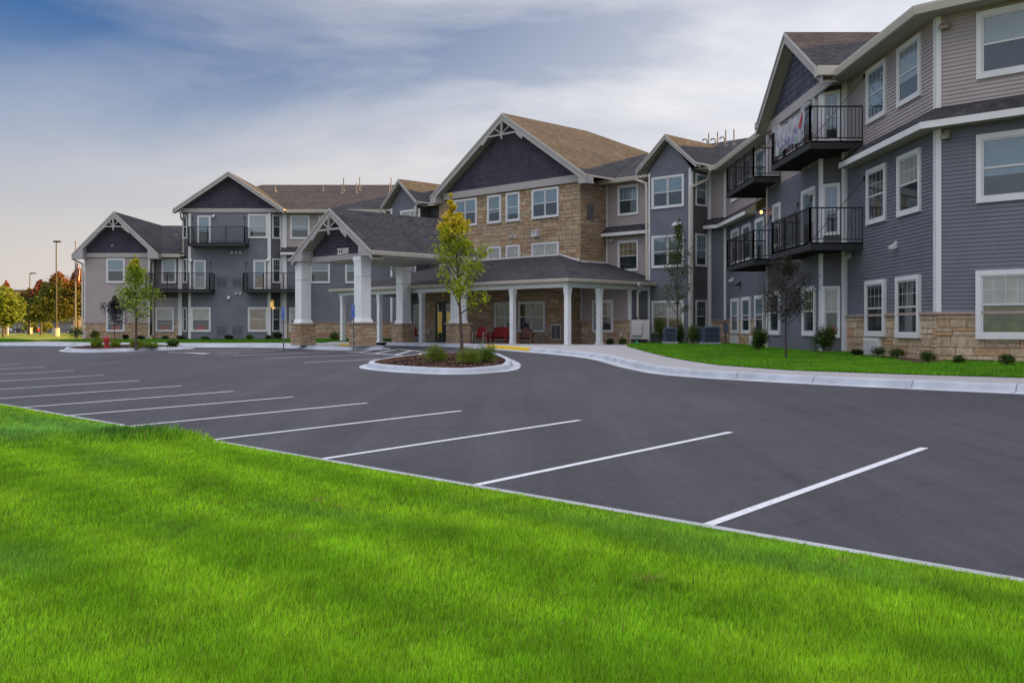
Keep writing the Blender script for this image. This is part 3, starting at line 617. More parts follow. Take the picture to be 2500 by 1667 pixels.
def gable(name, A, B, zt, apexz, back, infill, wall=None, overhang=0.6, board_h=0.26, infz=None, pork=0.0, truss=0.0, soff=SOFFIT, slab=SHING, bandh=0.22, apex_t=0.5, ridge_cut=None, cap_band=True, parent=None, tm=None):
    """cross gable: A,B plan tips of the fascia (left,right), zt = z of eave tips, back = how far the roof runs back"""
    tm = tm or FASC
    parent = parent or BLD
    w = Wall(A, B); L_ = w.L; am = L_*apex_t; mb = MB()
    tl, tr, ap = w.P(0, zt), w.P(L_, zt), w.P(am, apexz); bk = -w.n*back
    up = 0.05
    for P, Q in ((tl, ap), (ap, tr)):
        a, b = P+Z3*up, Q+Z3*up; c, d_ = (b+bk), (a+bk)
        if ridge_cut: c, d_ = ridge_cut(a, b, P is tl)
        roof_plane(mb, [a, b, c, d_][::1], slab)
    o = mb.build('roof', parent)
    # rake boards
    mr = MB()
    for P, Q in ((tl, ap), (tr, ap)):
        t = (Q-P).normalized(); dn = Vector((0, 0, -1))*(board_h/ max(0.3, abs(w.t.dot(t))))
        pl = [P, Q, Q+dn, P+dn*0.96]; mr.prism([p+w.n*0.0 for p in pl], -w.n*0.035, tm)
        mr.prism([p+w.n*0.03 - Z3*0.0 for p in [P, Q, Q+dn*0.28, P+dn*0.28]], -w.n*0.028, tm)
    if pork:
        sl = (apexz-zt)/am
        for s, x0 in ((1, 0.0), (-1, L_)):
            mr.prism([w.P(x0, zt-board_h, 0.004), w.P(x0+s*pork, zt-board_h, 0.004), w.P(x0+s*pork, zt+sl*pork-board_h*0.5, 0.004), w.P(x0, zt-0.02, 0.004)], -w.n*(overhang+0.02), tm)
    mr.build('rake_board', parent)
    # soffit under the overhang
    ms = MB(); h = Vector((0, 0, -board_h*0.9))
    for P, Q in ((tl, ap), (ap, tr)): ms.prism([P+h-w.n*0.03, Q+h-w.n*0.03, Q+h-w.n*(overhang+0.05), P+h-w.n*(overhang+0.05)], (0, 0, 0.02), soff)
    ms.build('soffit', parent)
    # infill and band
    if infill:
        mi = MB(); sl = (apexz-zt)/am; z0 = infz if infz is not None else zt+0.02; dd = -overhang
        top = apexz-board_h*0.9; x0 = (z0-(zt-board_h*0.9))/sl
        pl = [w.P(x0, z0, dd), w.P(L_-x0*(L_-am)/am, z0, dd), w.P(am, top, dd)]; mi.face(pl, infill, uv=planar_uv(pl)); mi.build('gable_panel', parent)
        if cap_band:
            mt = MB(); w.box(mt, max(0.0, overhang*0.4), L_-max(0.0, overhang*0.4), -overhang-0.02, -overhang+0.05, z0-bandh, z0+0.015, tm); mt.build('gable_band', parent)
    if truss:
        mt = MB(); sl = (apexz-zt)/am; zb = apexz-truss; hw = (truss-board_h)/sl*0.98; c = 0.10
        w.box(mt, am-hw-c, am+hw+c, -0.02, 0.05, zb-0.02, zb+c*0.8, tm)
        w.box(mt, am-c*0.45, am+c*0.45, -0.02, 0.065, zb-0.18, apexz-board_h, tm)
        for s in (-1, 1):
            for k in (0.35, 0.72):
                mt.beam(w.P(am, zb+0.04, 0.02), w.P(am+s*hw*k, zb+truss*0.86*(1-k)*0.9-0.02, 0.02), 0.06, 0.075, tm, up=w.n)
            # curved heel block at each end
            mt.prism([w.P(am+s*hw, zb-0.02, 0.0), w.P(am+s*(hw+0.34), zb-0.20, 0.0), w.P(am+s*(hw+0.30), zb-0.32, 0.0), w.P(am+s*(hw+0.02), zb-0.14, 0.0)], w.n*0.05, tm)
        mt.build('gable_bracket', parent)
    return o, w
# big centre gable with a hip behind
cA, cB = pq(-67.0, 56.8), pq(-48.94, 56.8)
def cut(a, b, left):
    w = Wall(cA, cB)
    rid = w.P(w.L/2, 13.16, -7.45); vt = w.P(w.L/2 + (-5.0 if left else 5.0), RZ+0.02, -11.8)
    ev = w.P(0 if left else w.L, EV_T+0.05, -2.0)
    if left: return vt, ev   # replaced below
    return vt, ev
wc = Wall(cA, cB)
TAN = SHING
mb = MB(); up = 0.05; cz, ca = 8.92, 13.13
tl, tr, ap = wc.P(0, cz+up), wc.P(wc.L, cz+up), wc.P(wc.L/2, ca+up); rid = wc.P(wc.L/2, ca+up, -7.45)
sl = (ca-cz)/(wc.L/2); vx = (ca+up-RZ-0.03)/sl; vtR, vtL = wc.P(wc.L/2+vx, RZ+0.03, -11.85), wc.P(wc.L/2-vx, RZ+0.03, -11.85)
eR, eL = wc.P(wc.L, cz+up, -2.4), wc.P(0, cz+up, -2.4)
roof_plane(mb, [ap, tr, eR, vtR, rid]); roof_plane(mb, [tl, ap, rid, vtL, eL]); roof_plane(mb, [rid, vtR, vtL])
mb.build('roof', BLD)['label'] = 'steep shingle roof of the big gabled centre'
bh = 0.34
mr = MB()
for P, Q in ((wc.P(0, cz), wc.P(wc.L/2, ca)), (wc.P(wc.L, cz), wc.P(wc.L/2, ca))):
    dn = Vector((0, 0, -bh/0.83)); mr.prism([P, Q, Q+dn, P+dn], -wc.n*0.04, FASC); mr.prism([P+wc.n*0.035, Q+wc.n*0.035, Q+wc.n*0.035+dn*0.3, P+wc.n*0.035+dn*0.3], -wc.n*0.03, FASC)
pk = 0.55
for s, x0 in ((1, 0.0), (-1, wc.L)): mr.prism([wc.P(x0, cz-0.42, 0.006), wc.P(x0+s*pk, cz-0.42, 0.006), wc.P(x0+s*pk, cz+sl*pk-0.3, 0.006), wc.P(x0, cz-0.02, 0.006)], -wc.n*0.62, FASC)
mr.build('rake_board', BLD)
ms = MB()
for P, Q in ((wc.P(0, cz-0.38), wc.P(wc.L/2, ca-0.38)), (wc.P(wc.L/2, ca-0.38), wc.P(wc.L, cz-0.38))): ms.prism([P-wc.n*0.03, Q-wc.n*0.03, Q-wc.n*0.7, P-wc.n*0.7], (0, 0, 0.02), SOFFIT)
ms.build('soffit', BLD)
mi = MB(); zb = 9.08; xx = (zb-(cz-0.38))/sl; pl = [wc.P(xx, zb, -0.56), wc.P(wc.L-xx, zb, -0.56), wc.P(wc.L/2, ca-0.38, -0.56)]; mi.face(pl, SHAKE, uv=planar_uv(pl)); mi.build('gable_panel', BLD)['label'] = 'dark purple shake gable'
mt = MB(); wc.box(mt, 0.75, wc.L-0.75, -0.62, -0.44, 8.70, 9.10, FASC); mt.build('gable_band', BLD)
def bracket(w, am, apexz, sl, truss, bhh, d=0.0, parent=None):
    mt = MB(); zb = apexz-truss; hw = (truss-bhh)/sl; c = 0.085
    w.box(mt, am-hw-c, am+hw+c, -0.03+d, 0.05+d, zb-0.03, zb+c*0.7, FASC); w.box(mt, am-c*0.5, am+c*0.5, -0.03+d, 0.07+d, zb-0.24, apexz-bhh+0.05, FASC)
    for s in (-1, 1):
        for k, g in ((0.48, 0.52),): mt.beam(w.P(am, zb+0.04, 0.015+d), w.P(am+s*hw*k, zb+(truss-bhh)*g+0.02, 0.015+d), 0.05, 0.055, FASC, up=w.n)
        mt.prism([w.P(am+s*hw, zb+0.05, d), w.P(am+s*(hw+0.50), zb-0.30, d), w.P(am+s*(hw+0.42), zb-0.46, d), w.P(am+s*(hw+0.10), zb-0.22, d), w.P(am+s*(hw-0.1), zb-0.03, d)], w.n*0.055, FASC)
    return mt.build('gable_bracket', parent or BLD)
bracket(wc, wc.L/2, ca, sl, 1.22, 0.42)

# side gable of the near wing (fascia plane X = xg)
gable('side', (xg, gF), (xg, gN), 8.78, 11.30, 14.0, SHAKEB, overhang=0.46, board_h=0.30, infz=8.88, bandh=0.34, apex_t=(gF-gA)/(gF-gN))
mb = MB(); mb.box(xg-0.12, 10.24, gN-0.06, gN+0.35, EV_B+0.02, EV_T+0.12, GUTTER); mb.box(xg-0.02, 10.24, gF-0.3, gF+0.05, EV_B+0.02, EV_T+0.06, GUTTER); mb.build('gutter_end', BLD)
# gable of the far left block
gy = 67.9; ga, gb = rat(421)*gy, rat(693)*gy
gable('block', (ga, gy), (gb, gy), 8.86, 11.42, 13.0, SHAKE, overhang=0.56, board_h=0.24, infz=8.98, bandh=0.26)
# blue bays
def bay_gable(w, over=0.55, front=0.42, apexz=10.62, back=9.0):
    A = w.P(-over, 0, front); B = w.P(w.L+over, 0, front)
    return gable('bay', (A.x, A.y), (B.x, B.y), 8.98, apexz, back, None, overhang=front+0.02, board_h=0.17)
bay_gable(wBay); bay_gable(wLBay)
# two storey left wing
wy = 67.9; la, lb = rat(174.7)*wy, rat(387)*wy; lap = rat(276.8)*wy
AT = (lap-la)/(lb-la)
gable('wing', (la, wy), (lb, wy), 5.78, 8.68, 9.4, SHAKE, overhang=0.64, board_h=0.27, infz=5.92, bandh=0.28, pork=0.75, apex_t=AT)
wgw = Wall((la, wy), (lb, wy)); bracket(wgw, wgw.L*AT, 8.68, (8.68-5.78)/(wgw.L*AT), 1.0, 0.32)
mb = MB(); roof_plane(mb, [(wx1-0.6, 68.5, 5.82), (gx0-0.3, 68.5, 5.82), (gx0-0.3, 77.1, 8.70), (lap, 77.1, 8.70)]); roof_plane(mb, [(lap, 77.1, 8.70), (gx0-0.3, 77.1, 8.70), (gx0-0.3, 86, 5.7), (la, 86, 5.7)]); mb.build('roof', BLD)
mb = MB(); mb.box(gx0-0.12, gx0+0.05, 69.2, 88, 5.0, 8.75, SID_B); mb.build('rear_wall', BLD)
eave_line([(lb-0.1, 68.5), (gx0-0.55, 68.5)], 5.86, 5.64); soffit([(wx1, 68.5), (gx0-0.6, 68.5)], [(wx1, 69.1), (gx0-0.6, 69.1)], 5.65)

# skirt roofs between second and third floor
def skirt(pts, zb=5.83, h=0.19, zw=SK, out=0.5, name='skirt_roof', ends=True):
    o = offs(pts, out); o2 = offs(pts, out-0.03); mb = MB(); mf = MB(); ms = MB()
    for i in range(len(pts)-1):
        A, B = lift(pts[i], 0), lift(pts[i+1], 0)
        mb.prism([lift(o[i], zb+h+0.01), lift(o[i+1], zb+h+0.01), lift(B, zw), lift(A, zw)], (0, 0, -0.03), SHING)
        mf.prism([lift(o[i], zb), lift(o[i+1], zb), lift(o[i+1], zb+h), lift(o[i], zb+h)], lift(o2[i]-o[i], 0), WHITE)
        ms.prism([lift(o2[i], zb+0.02), lift(o2[i+1], zb+0.02), lift(B, zb+0.02), lift(A, zb+0.02)], (0, 0, 0.02), SOFFIT)
    for k in (0, -1):
        if ends:
            P = lift(pts[k], 0); mf.face([lift(o[k], zb), lift(P, zb), lift(P, zw-0.02), lift(o[k], zb+h)], SOFFIT)
    s = mb.build(name, BLD); mf.build('fascia', s); ms.build('soffit', s)
pB = hit_x(2086, 10.84); skirt([pB, C1, (37.0, -0.75)])
skirt([(9.62, 51.64), (10.10, 51.16), (10.84, 50.46), hit_x(1846, 10.84)])
skirt([(4.86, 55.94), (7.99, 52.81)])
skirt([(gx1+0.62, YL), (-7.5, YL)])

# downspouts
def spout(pts, name='downspout', r=0.045, m=None):
    mb = MB(); P = [Vector(p) for p in pts]
    for i in range(len(P)-1): mb.beam(P[i]-(P[i+1]-P[i]).normalized()*0.03, P[i+1]+(P[i+1]-P[i]).normalized()*0.03, 0.085, 0.11, m or GUTTER)
    return mb.build(name, BLD)
W_ = wBay.P
spout([(6.62, 53.2, 8.72), wBay.P(-0.28, 8.35, -0.45), wBay.P(-0.10, 8.30, 0.10), wBay.P(-0.06, 3.2, 0.10)])
spout([(9.95, 49.9, 8.70), wBayRet.P(0.95, 8.35, 0.35), wBay.P(wBay.L+0.06, 7.85, 0.12), wBay.P(wBay.L+0.06, 0.2, 0.12)])
spout([(wx0-0.55, 67.95, 5.5), (wx0-0.3, 68.2, 5.35), (wx0-0.08, 68.5, 5.2), (wx0-0.08, 68.5, 0.1)])
spout([(wx1+0.05, 68.4, 5.6), (wx1+0.10, 68.9, 5.3), (wx1+0.10, 68.95, 0.3), (wx1-0.15, 68.4, 0.05)])
spout([(ga+0.5, 68.0, 8.7), (gx0-0.55, 68.6, 8.35), (gx0-0.5, 69.0, 8.2), (gx0-0.5, 69.0, 6.0)])
spout([(wLBay.P(-0.35, 8.75, 0.3)), wLBay.P(-0.3, 8.45, 0.25), (rat(955)*68.9, 68.9, 8.1), (rat(972)*68.9, 68.9, 8.0), (rat(972)*68.9, 68.9, 6.4)])
spout([wLBay.P(wLBay.L+0.3, 8.75, 0.2), wLBay.P(wLBay.L+0.1, 8.3, 0.1), wLBay.P(wLBay.L+0.02, 8.0, 0.09), wLBay.P(wLBay.L+0.02, 4.6, 0.09)])

# pipes on the roofs
def pipe(x, y, z, h, hook=False, r=0.038):
    mb = MB(); mb.lathe((x, y, z-0.15), [(0.17, 0), (0.15, 0.18), (r, 0.26)], PIPE, 10)
    p = [Vector((x, y, z)), Vector((x, y, z+h-(0.14 if hook else 0)))]
    if hook:
        for k in range(1, 8): a = math.pi*k/7*0.95; p.append(Vector((x-0.14+0.14*math.cos(a), y, z+h-0.14+0.14*math.sin(a))))
    mb.tube(p, r, PIPE, 8); mb.build('roof_pipe', BLD)
slC = (RZ-EV_T)/((73.5-59.95)/S2)
def on_center(px, py_base, b=None):       # point on the centre wing's front slope seen at (px, py)
    r = rat(px); k = (HZ-py_base)/F; # Z = EV_T + slC*((1+r)Y-59.95)/S2 ; Z = EYE + k Y
    Y = (EYE-EV_T+slC*59.95/S2)/(slC*(1+r)/S2-k); return r*Y, Y, EYE+k*Y
for px, py, top, hk in ((1706, 363, 345, 1), (1717, 366, 353, 0), (1726.5, 368, 339, 1), (1730.5, 363, 324, 0), (1747, 368, 338, 1), (1752, 360, 321, 0), (1769, 364, 334, 1), (1772, 357, 317, 0), (1792, 354, 315, 0)):
    x, y, z = on_center(px, py+1); pipe(x, y, z, (py-top)*y/F, hk)
slL = (RZ-EV_T)/(79-68.5)
for px, py, top in ((672, 468, 455), (789, 467, 455), (834, 472, 450), (839, 466, 434), (870, 472, 448), (878, 466, 433), (950, 472, 448), (955, 466, 434), (982, 459, 450)):
    k = (HZ-py)/F; Y = (EYE-EV_T+slL*68.5)/(slL-k); pipe(rat(px)*Y, Y, EYE+k*Y, (py-top)*Y/F)
k = (HZ-575)/F; sW = (8.7-5.82)/8.6; Y = (EYE-5.82+sW*68.5)/(sW-k); pipe(rat(431)*Y, Y, EYE+k*Y, 0.5)

# ================================================================== BALCONIES
def balcony(pts, zd, wallpts, rods, depth=0.24, label=None, joist_dir=(1, 0, 0), trim=True):
    """pts: outer plan polyline (left to right from outside, wall to wall); deck polygon = pts + wallpts"""
    mb = MB(); poly = [lift(p, zd) for p in list(pts)+list(wallpts)]
    mb.prism(poly, (0, 0, -0.05), DECKM, BLACK)
    inn = offs(pts, -0.05)
    for i in range(len(pts)-1): mb.prism([lift(pts[i], zd-depth), lift(pts[i+1], zd-depth), lift(pts[i+1], zd-0.004), lift(pts[i], zd-0.004)], lift(inn[i]-lift(pts[i], 0), 0), DECKM)
    # joists
    xs = [p[0] for p in list(pts)+list(wallpts)]; ys = [p[1] for p in list(pts)+list(wallpts)]
    x0, x1, y0, y1 = min(xs)+0.06, max(xs)-0.06, min(ys)+0.1, max(ys)-0.1
    if joist_dir[0]:
        y = y0+0.3
        while y < y1: mb.box(x0, x1-0.2, y, y+0.05, zd-depth+0.04, zd-0.055, DECKM); y += 0.4
    else:
        x = x0+0.3
        while x < x1: mb.box(x, x+0.05, y0, y1-0.2, zd-depth+0.04, zd-0.055, DECKM); x += 0.4
    o = mb.build('balcony', BLD); 
    if label: o['label'] = label
    # railing
    ri = offs(pts, -0.045); mr = MB(); zt = zd+1.07
    for i in range(len(ri)-1):
        A, B = lift(ri[i], 0), lift(ri[i+1], 0); l = (B-A).length; t = (B-A)/l
        mr.beam(A+Z3*zt, B+Z3*zt, 0.045, 0.04, BLACK); mr.beam(A+Z3*(zd+0.10), B+Z3*(zd+0.10), 0.03, 0.03, BLACK)
        n = max(2, round(l/0.115))
        for k in range(1, n): p = A+t*(l*k/n); mr.beam(p+Z3*(zd+0.1), p+Z3*zt, 0.016, 0.016, BLACK)
        m_ = max(1, round(l/1.5))
        for k in range(m_+1): p = A+t*(l*k/m_); mr.beam(p+Z3*(zd-depth+0.02), p+Z3*(zt+0.02), 0.06, 0.06, BLACK)
    mr.build('railing', o)
    for P, Q in rods:
        mb = MB(); mb.tube([P, Q], 0.011, BLACK, 6); mb.beam(Vector(Q)+Vector((0, 0, -0.07)), Vector(Q)+Vector((0, 0, 0.07)), 0.09, 0.09, BLACK); mb.build('tie_rod', o)
    return o
D2, D3 = 3.43, 6.56
bx = 9.16
for zd, lab in ((D2, 'lower balcony on the near corner of the gabled bay'), (D3, 'upper balcony with a painted banner on its rail')):
    yf = 35.15
    balcony([(10.24, yf), (bx, yf), (bx, 30.7), (10.84, 30.7)], zd, [(10.84, 32.32), (10.22, 32.94)],
            [((bx+0.1, 30.8, zd+0.05), (10.83, hit_x(2112, 10.84)[1], zd+1.95)), ((bx+0.05, 33.6, zd+0.05), (10.21, 33.9, zd+1.75)), ((bx+0.05, 34.9, zd+0.05), (10.21, 35.5, zd+1.75))], label=lab)
for zd, lab in ((D2, 'lower balcony past the gabled bay'), (D3, 'upper balcony past the gabled bay')):
    balcony([(10.84, 42.45), (bx-0.02, 42.45), (bx-0.02, 37.8), (10.22, 37.8)], zd, [(10.22, 39.9), (10.84, 40.52)],
            [((bx+0.05, 38.6, zd+0.05), (10.21, 39.2, zd+1.75)), ((bx+0.05, 42.3, zd+0.05), (10.83, 42.3, zd+1.8))], label=lab)
yb = 67.38
balcony([(rat(459)*yb, YG), (rat(459)*yb, yb), (rat(598)*yb, yb), (rat(598)*yb, YG)], D3, [], [((rat(470)*yb, yb+0.1, D3), (rat(470)*YG, YG, D3+1.8)), ((rat(596)*yb, yb+0.1, D3), (rat(597)*YG, YG, D3+1.8))], joist_dir=(0, 1), label='top floor balcony on the far left block')
balcony([(wx1+0.1, YL), (wx1+0.1, yb), (rat(513)*yb, yb), (rat(513)*yb, YG)], D2, [(gx0, YG), (gx0-0.62, YL)], [((rat(511)*yb, yb+0.1, D2), (rat(514)*YG, YG, D2+1.8))], joist_dir=(0, 1), label='long second floor balcony beside the left wing')
balcony([(rat(592)*yb, YG), (rat(592)*yb, yb), (rat(742)*yb, yb), (rat(742)*yb, YL)], D2, [(gx1+0.62, YL), (gx1, YG)], [((rat(594)*yb, yb+0.1, D2), (rat(602)*YG, YG, D2+1.8))], joist_dir=(0, 1), label='second floor balcony beside the entrance canopy')
# ================================================================== COVERED PORCH
PF = 50.1                                 # front line X+Y, side line X-Y = -44.8
pcR = pq(-44.8, PF); pcL = pq(-70.8, PF)
PZ = 2.73
PORCH = empty('covered_porch', (pcR[0], pcR[1], 0), 'single storey porch with a low hip roof and white square posts along the entrance', 'porch')
PO = Vector((pcR[0], pcR[1], 0))
class LMB(MB):                             # mesh in world coordinates, stored relative to an origin
    def __init__(s, o): super().__init__(); s.o = Vector(o)
    def build(s, name, parent=None, smooth=False):
        s.v = [tuple(Vector(p)-s.o) for p in s.v]; return super().build(name, parent, smooth)
def porch_floor(X, Y):                     # concrete falls gently from the doors to the kerb
    b = X+Y; return -0.05 - 0.07*max(0.0, min(1.0, (55.8-b)/5.7)) + 0.002*max(0, -(X-Y)-44.8)*min(1, max(0.0, (55.8-b)/5.7))
pts_post = [pcR] + [hit_b(p, PF) for p in (1252, 1134, 1030, 927)] + [hit_b(837, PF)] + [(hit_b(1463, 50)[0]*0+ (44.8*rat(1463)/(1-rat(1463))), 44.8/(1-rat(1463)))]
def post(mb, x, y, z0, z1, s=0.19):
    t, n = Vector((1, -1, 0))/S2, Vector((-1, -1, 0))/S2
    o = Vector((x, y, 0)); B = lambda h, a, b: mb.obox(o, t, n, (0, 0, 1), -h, h, -h, h, a, b, COLW)
    B(s*0.62, z0, z0+0.05); B(s*0.70, z0+0.0, z0+0.14); B(s*0.55, z0+0.14, z0+0.2); B(s/2, z0+0.2, z1-0.30); B(s*0.56, z1-0.42, z1-0.38); B(s*0.58, z1-0.30, z1-0.16); B(s*0.64, z1-0.16, z1)
for x, y in pts_post:
    mb = LMB(PO); post(mb, x, y, porch_floor(x, y)-0.03, PZ, 0.235); mb.build('post', PORCH)
wPF = Wall(pcL, pcR); sideEnd = (7.14, 51.94); wPS = Wall(pcR, sideEnd); backL = pq(-70.8, 56.0); wPL = Wall(backL, pcL)
mb = LMB(PO)
for w in (wPF, wPS, wPL): w.box(mb, -0.12, w.L+(0.12 if w is not wPS else 0), -0.10, 0.10, PZ, PZ+0.24, COLW)
mb.build('beam', PORCH)
o0, o1, o2_, o3 = pq(-71.5, 58.5), pq(-71.5, 49.5), pq(-44.2, 49.5), pq(-44.2, 59.3)
def pgut(pts, zt, zb, org, parent):
    o = eave_line(pts, zt, zb, parent=None); me = o.data
    for v in me.vertices: v.co -= Vector(org)
    o.parent = parent; return o
pgut([o0, o1, o2_, o3], 3.13, 2.97, PO, PORCH)
mb = LMB(PO); PS = 1.64/5.66
def pz(d): return 3.14+PS*d/S2
mb.prism([lift(o1, 3.14), lift(o2_, 3.14), lift(pq(-44.2-8.2, 57.7), pz(8.2)), lift(pq(-71.5+8.2, 57.7), pz(8.2))], (0, 0, -0.08), SHING, GUTTER)
mb.prism([lift(o2_, 3.14), lift(pq(-44.2, 62), 3.14), lift(pq(-52.4, 62), pz(8.2)), lift(pq(-52.4, 57.7), pz(8.2))], (0, 0, -0.08), SHING, GUTTER)
mb.prism([lift(pq(-71.5, 62), 3.14), lift(o1, 3.14), lift(pq(-63.3, 57.7), pz(8.2)), lift(pq(-63.3, 62), pz(8.2))], (0, 0, -0.08), SHING, GUTTER)
mb.build('roof', PORCH)
mb = LMB(PO)
fz = pz(8.0)
wSt.box(mb, 0.3, wSt.s_(1370), 0.03, 0.09, 4.70, 4.87, WHITE); mb.beam(wSt.P(wSt.s_(1370), 4.80, 0.07), wSt.P(wSt.L, 4.41, 0.07), 0.05, 0.14, WHITE); mb.beam(wStR.P(0, 4.38, 0.07), wStR.P(wStR.L, 4.36, 0.07), 0.05, 0.14, WHITE)
mb.build('flashing', PORCH)
mb = LMB(PO); mb.prism([lift(p, PZ+0.21) for p in (pq(-71.2, 58), pq(-71.2, 49.75), pq(-44.45, 49.75), pq(-44.45, 60))], (0, 0, 0.03), SOFFIT); mb.build('ceiling', PORCH)
# walls below the porch roof belong to the building
wP1 = Wall(hit_b(1036, 55.8), (3.16, 52.64)); wP1r = Wall((3.16, 52.64), (3.67, 53.13)); wP2 = Wall((3.67, 53.13), (6.02, 50.78)); wP3 = Wall((6.02, 50.78), (7.14, 51.94))
wP0 = Wall(pq(-66.2, 55.8), hit_b(1036, 55.8)); wP4 = Wall(pq(-71.0, 56.3), pq(-66.2, 56.3))
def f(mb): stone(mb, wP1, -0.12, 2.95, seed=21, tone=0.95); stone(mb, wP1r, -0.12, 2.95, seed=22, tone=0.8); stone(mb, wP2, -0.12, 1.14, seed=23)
wall_obj('stone_facing', f)
for w_, z_, m_ in ((wP0, 0, SID_M), (wP2, 1.2, SID_M), (wP3, 0.0, SID_B), (wP4, 0, SID_B)): wall_obj('siding', lambda mb: siding(mb, w_, z_, 2.95, m_))
def f(mb):
    wP2.box(mb, 0, wP2.L, -0.02, 0.07, 1.14, 1.2, STONECAP); board(mb, wP2, 0.05, 1.2, 2.95, 0.09); board(mb, wP2, wP2.L-0.06, 1.2, 2.95, 0.11); board(mb, wP3, wP3.L-0.06, 0.0, 2.95, 0.1); board(mb, wP3, 0.05, 0, 2.95, 0.1)
    board(mb, wP4, wP4.L-0.4, 0, 2.95, 0.3); board(mb, wP0, wP0.L-0.06, 0, 2.95, 0.1)
wall_obj('corner_board', f)
window(wP1, 1268, 1333, 0.55, 2.24, kind='double', top='green', bot='dark', d=0.10, grille=False); window(wP1, 1209.5, 1262, 0.55, 2.24, kind='double', top='green', bot='dark', d=0.10, grille=False)
window(wP2, 1448.5, 1499, 0.55, 2.24, top='warm', bot='dark', d=0.10); window(wP0, 1012.5, 1030, 0.45, 2.24, cas=0.07, top='dark', bot='dark')
mb = MB(); a0, a1 = wP1.s_(1347), wP1.s_(1371.5); wP1.box(mb, a0, a1, 0.04, 0.075, 0.15, 0.98, VENT); wP1.box(mb, a0+0.05, (a0+a1)/2-0.02, 0.075, 0.082, 0.21, 0.92, SID_D); wP1.box(mb, (a0+a1)/2+0.02, a1-0.05, 0.075, 0.082, 0.21, 0.92, SID_D); mb.build('wall_louver', BLD)
# glazed entrance doors, lit from inside
lit = bpy.data.materials.new('lit_vestibule_glass'); lit.use_nodes = True; e = lit.node_tree.nodes['Principled BSDF']; e.inputs['Base Color'].default_value = (.2, .14, .03, 1); e.inputs['Roughness'].default_value = 0.08; e.inputs['Emission Color'].default_value = (0.9, 0.62, 0.10, 1); e.inputs['Emission Strength'].default_value = 0.05
FRM = mat('dark_bronze_door_frame', (0.015, 0.016, 0.02), 0.4, 0.1, 5)
def entry(px0, px1, z1=2.35):
    a0, a1 = wP1.s_(px0), wP1.s_(px1); mb = MB(); s = 0.09
    wP1.box(mb, a0, a1, 0.03, 0.12, z1-s, z1, FRM); wP1.box(mb, a0, a1, 0.03, 0.12, -0.05, 0.16, FRM); wP1.box(mb, a0, a0+s, 0.03, 0.118, 0.16, z1-s, FRM); wP1.box(mb, a1-s, a1, 0.03, 0.118, 0.16, z1-s, FRM)
    o = mb.build('entrance_door', BLD); mg = MB(); wP1.box(mg, a0+s, a1-s, 0.05, 0.085, 0.16, z1-s, G_DARK); wP1.box(mg, a0+s+0.12, a1-s-0.1, 0.05, 0.088, 0.5, z1-s-0.5, lit); mg.build('pane', o)
    mh = MB(); mh.tube([wP1.P(a1-s-0.03, 0.9, 0.16), wP1.P(a1-s-0.03, 1.3, 0.16)], 0.014, PIPE, 6); mh.build('handle', o)
entry(1066, 1087); entry(1087.5, 1108)
for px, py in ((1048, 813), (1337, 817)):
    a = wP1.s_(px); z = 0.4; mb = MB(); wP1.box(mb, a-0.05, a+0.05, 0.04, 0.09, z, z+0.2, VENT); mb.build('outlet_cover', BLD)
a = wP2.s_(1517); mb = MB(); wP2.box(mb, a-0.05, a+0.05, 0.03, 0.08, 0.35, 0.57, VENT); mb.build('outlet_cover', BLD)
spout([(rat(1559)*50.3+0.0, 50.3, 3.0), wP3.P(0.62, 2.75, 0.25), wP3.P(0.50, 2.6, 0.10), wP3.P(0.50, 1.4, 0.10), wP3.P(0.62, 1.1, 0.10)], r=0.04)

# ================================================================== ENTRANCE CANOPY
cp1, cp2, cp3, cp4 = (-10.64, 50.7), (-7.09, 47.2), (-6.03, 55.3), (-2.78, 51.5)
CAN = empty('entrance_canopy', (-6.6, 51.2, -0.1), 'gabled drive-through canopy numbered 22300 on four white columns with stone bases', 'canopy'); CO = Vector((-6.6, 51.2, -0.1))
UT, UN = Vector((1, -1, 0))/S2, Vector((-1, -1, 0))/S2
CB = 4.16
for (x, y) in (cp1, cp2, cp3, cp4):
    o = Vector((x, y, 0)); z0 = {cp1: -0.08, cp2: -0.05, cp3: -0.07, cp4: -0.06}[(x, y)]
    mb = LMB(CO)
    def B(h, a, b, m=COLW): mb.obox(o, UT, UN, (0, 0, 1), -h, h, -h, h, a, b, m)
    zt = z0+1.10
    B(0.36, zt, zt+0.04)
    q0 = [o+UT*i*0.355+UN*j*0.355+Z3*(zt+0.04) for i, j in ((-1, 1), (1, 1), (1, -1), (-1, -1))]; q1 = [o+UT*i*0.285+UN*j*0.285+Z3*(zt+0.22) for i, j in ((-1, 1), (1, 1), (1, -1), (-1, -1))]
    for k in range(4): l = (k+1) % 4; mb.face([q0[k], q0[l], q1[l], q1[k]], COLW)
    B(0.285, zt+0.22, CB-0.95); B(0.278, CB-0.95, CB-0.935, SID_D); B(0.285, CB-0.935, CB-0.20); B(0.30, CB-0.32, CB-0.28); B(0.32, CB-0.20, CB+0.0)
    c = mb.build('column', CAN)
    ms = LMB(CO)
    hw = 0.44
    cs = [o+UT*i*hw+UN*j*hw for i, j in ((-1, 1), (1, 1), (1, -1), (-1, -1))]
    for k in range(4):
        A, Bp = cs[k], cs[(k+1) % 4]; w = Wall((A.x, A.y), (Bp.x, Bp.y)); stone(ms, w, z0, zt-0.07, seed=31+k+int(x*3), hs=(0.12, 0.22), ws=(0.3, 0.6), tone=0.95)
    ms.build('stone_base', c)
    mc = LMB(CO); mc.obox(o, UT, UN, (0, 0, 1), -0.52, 0.52, -0.52, 0.52, zt-0.07, zt, STONECAP); mc.build('stone_cap', c)
def LB(fn, name, parent=CAN, label=None):
    mb = LMB(CO); fn(mb); o = mb.build(name, parent)
    if label: o['label'] = label
    return o
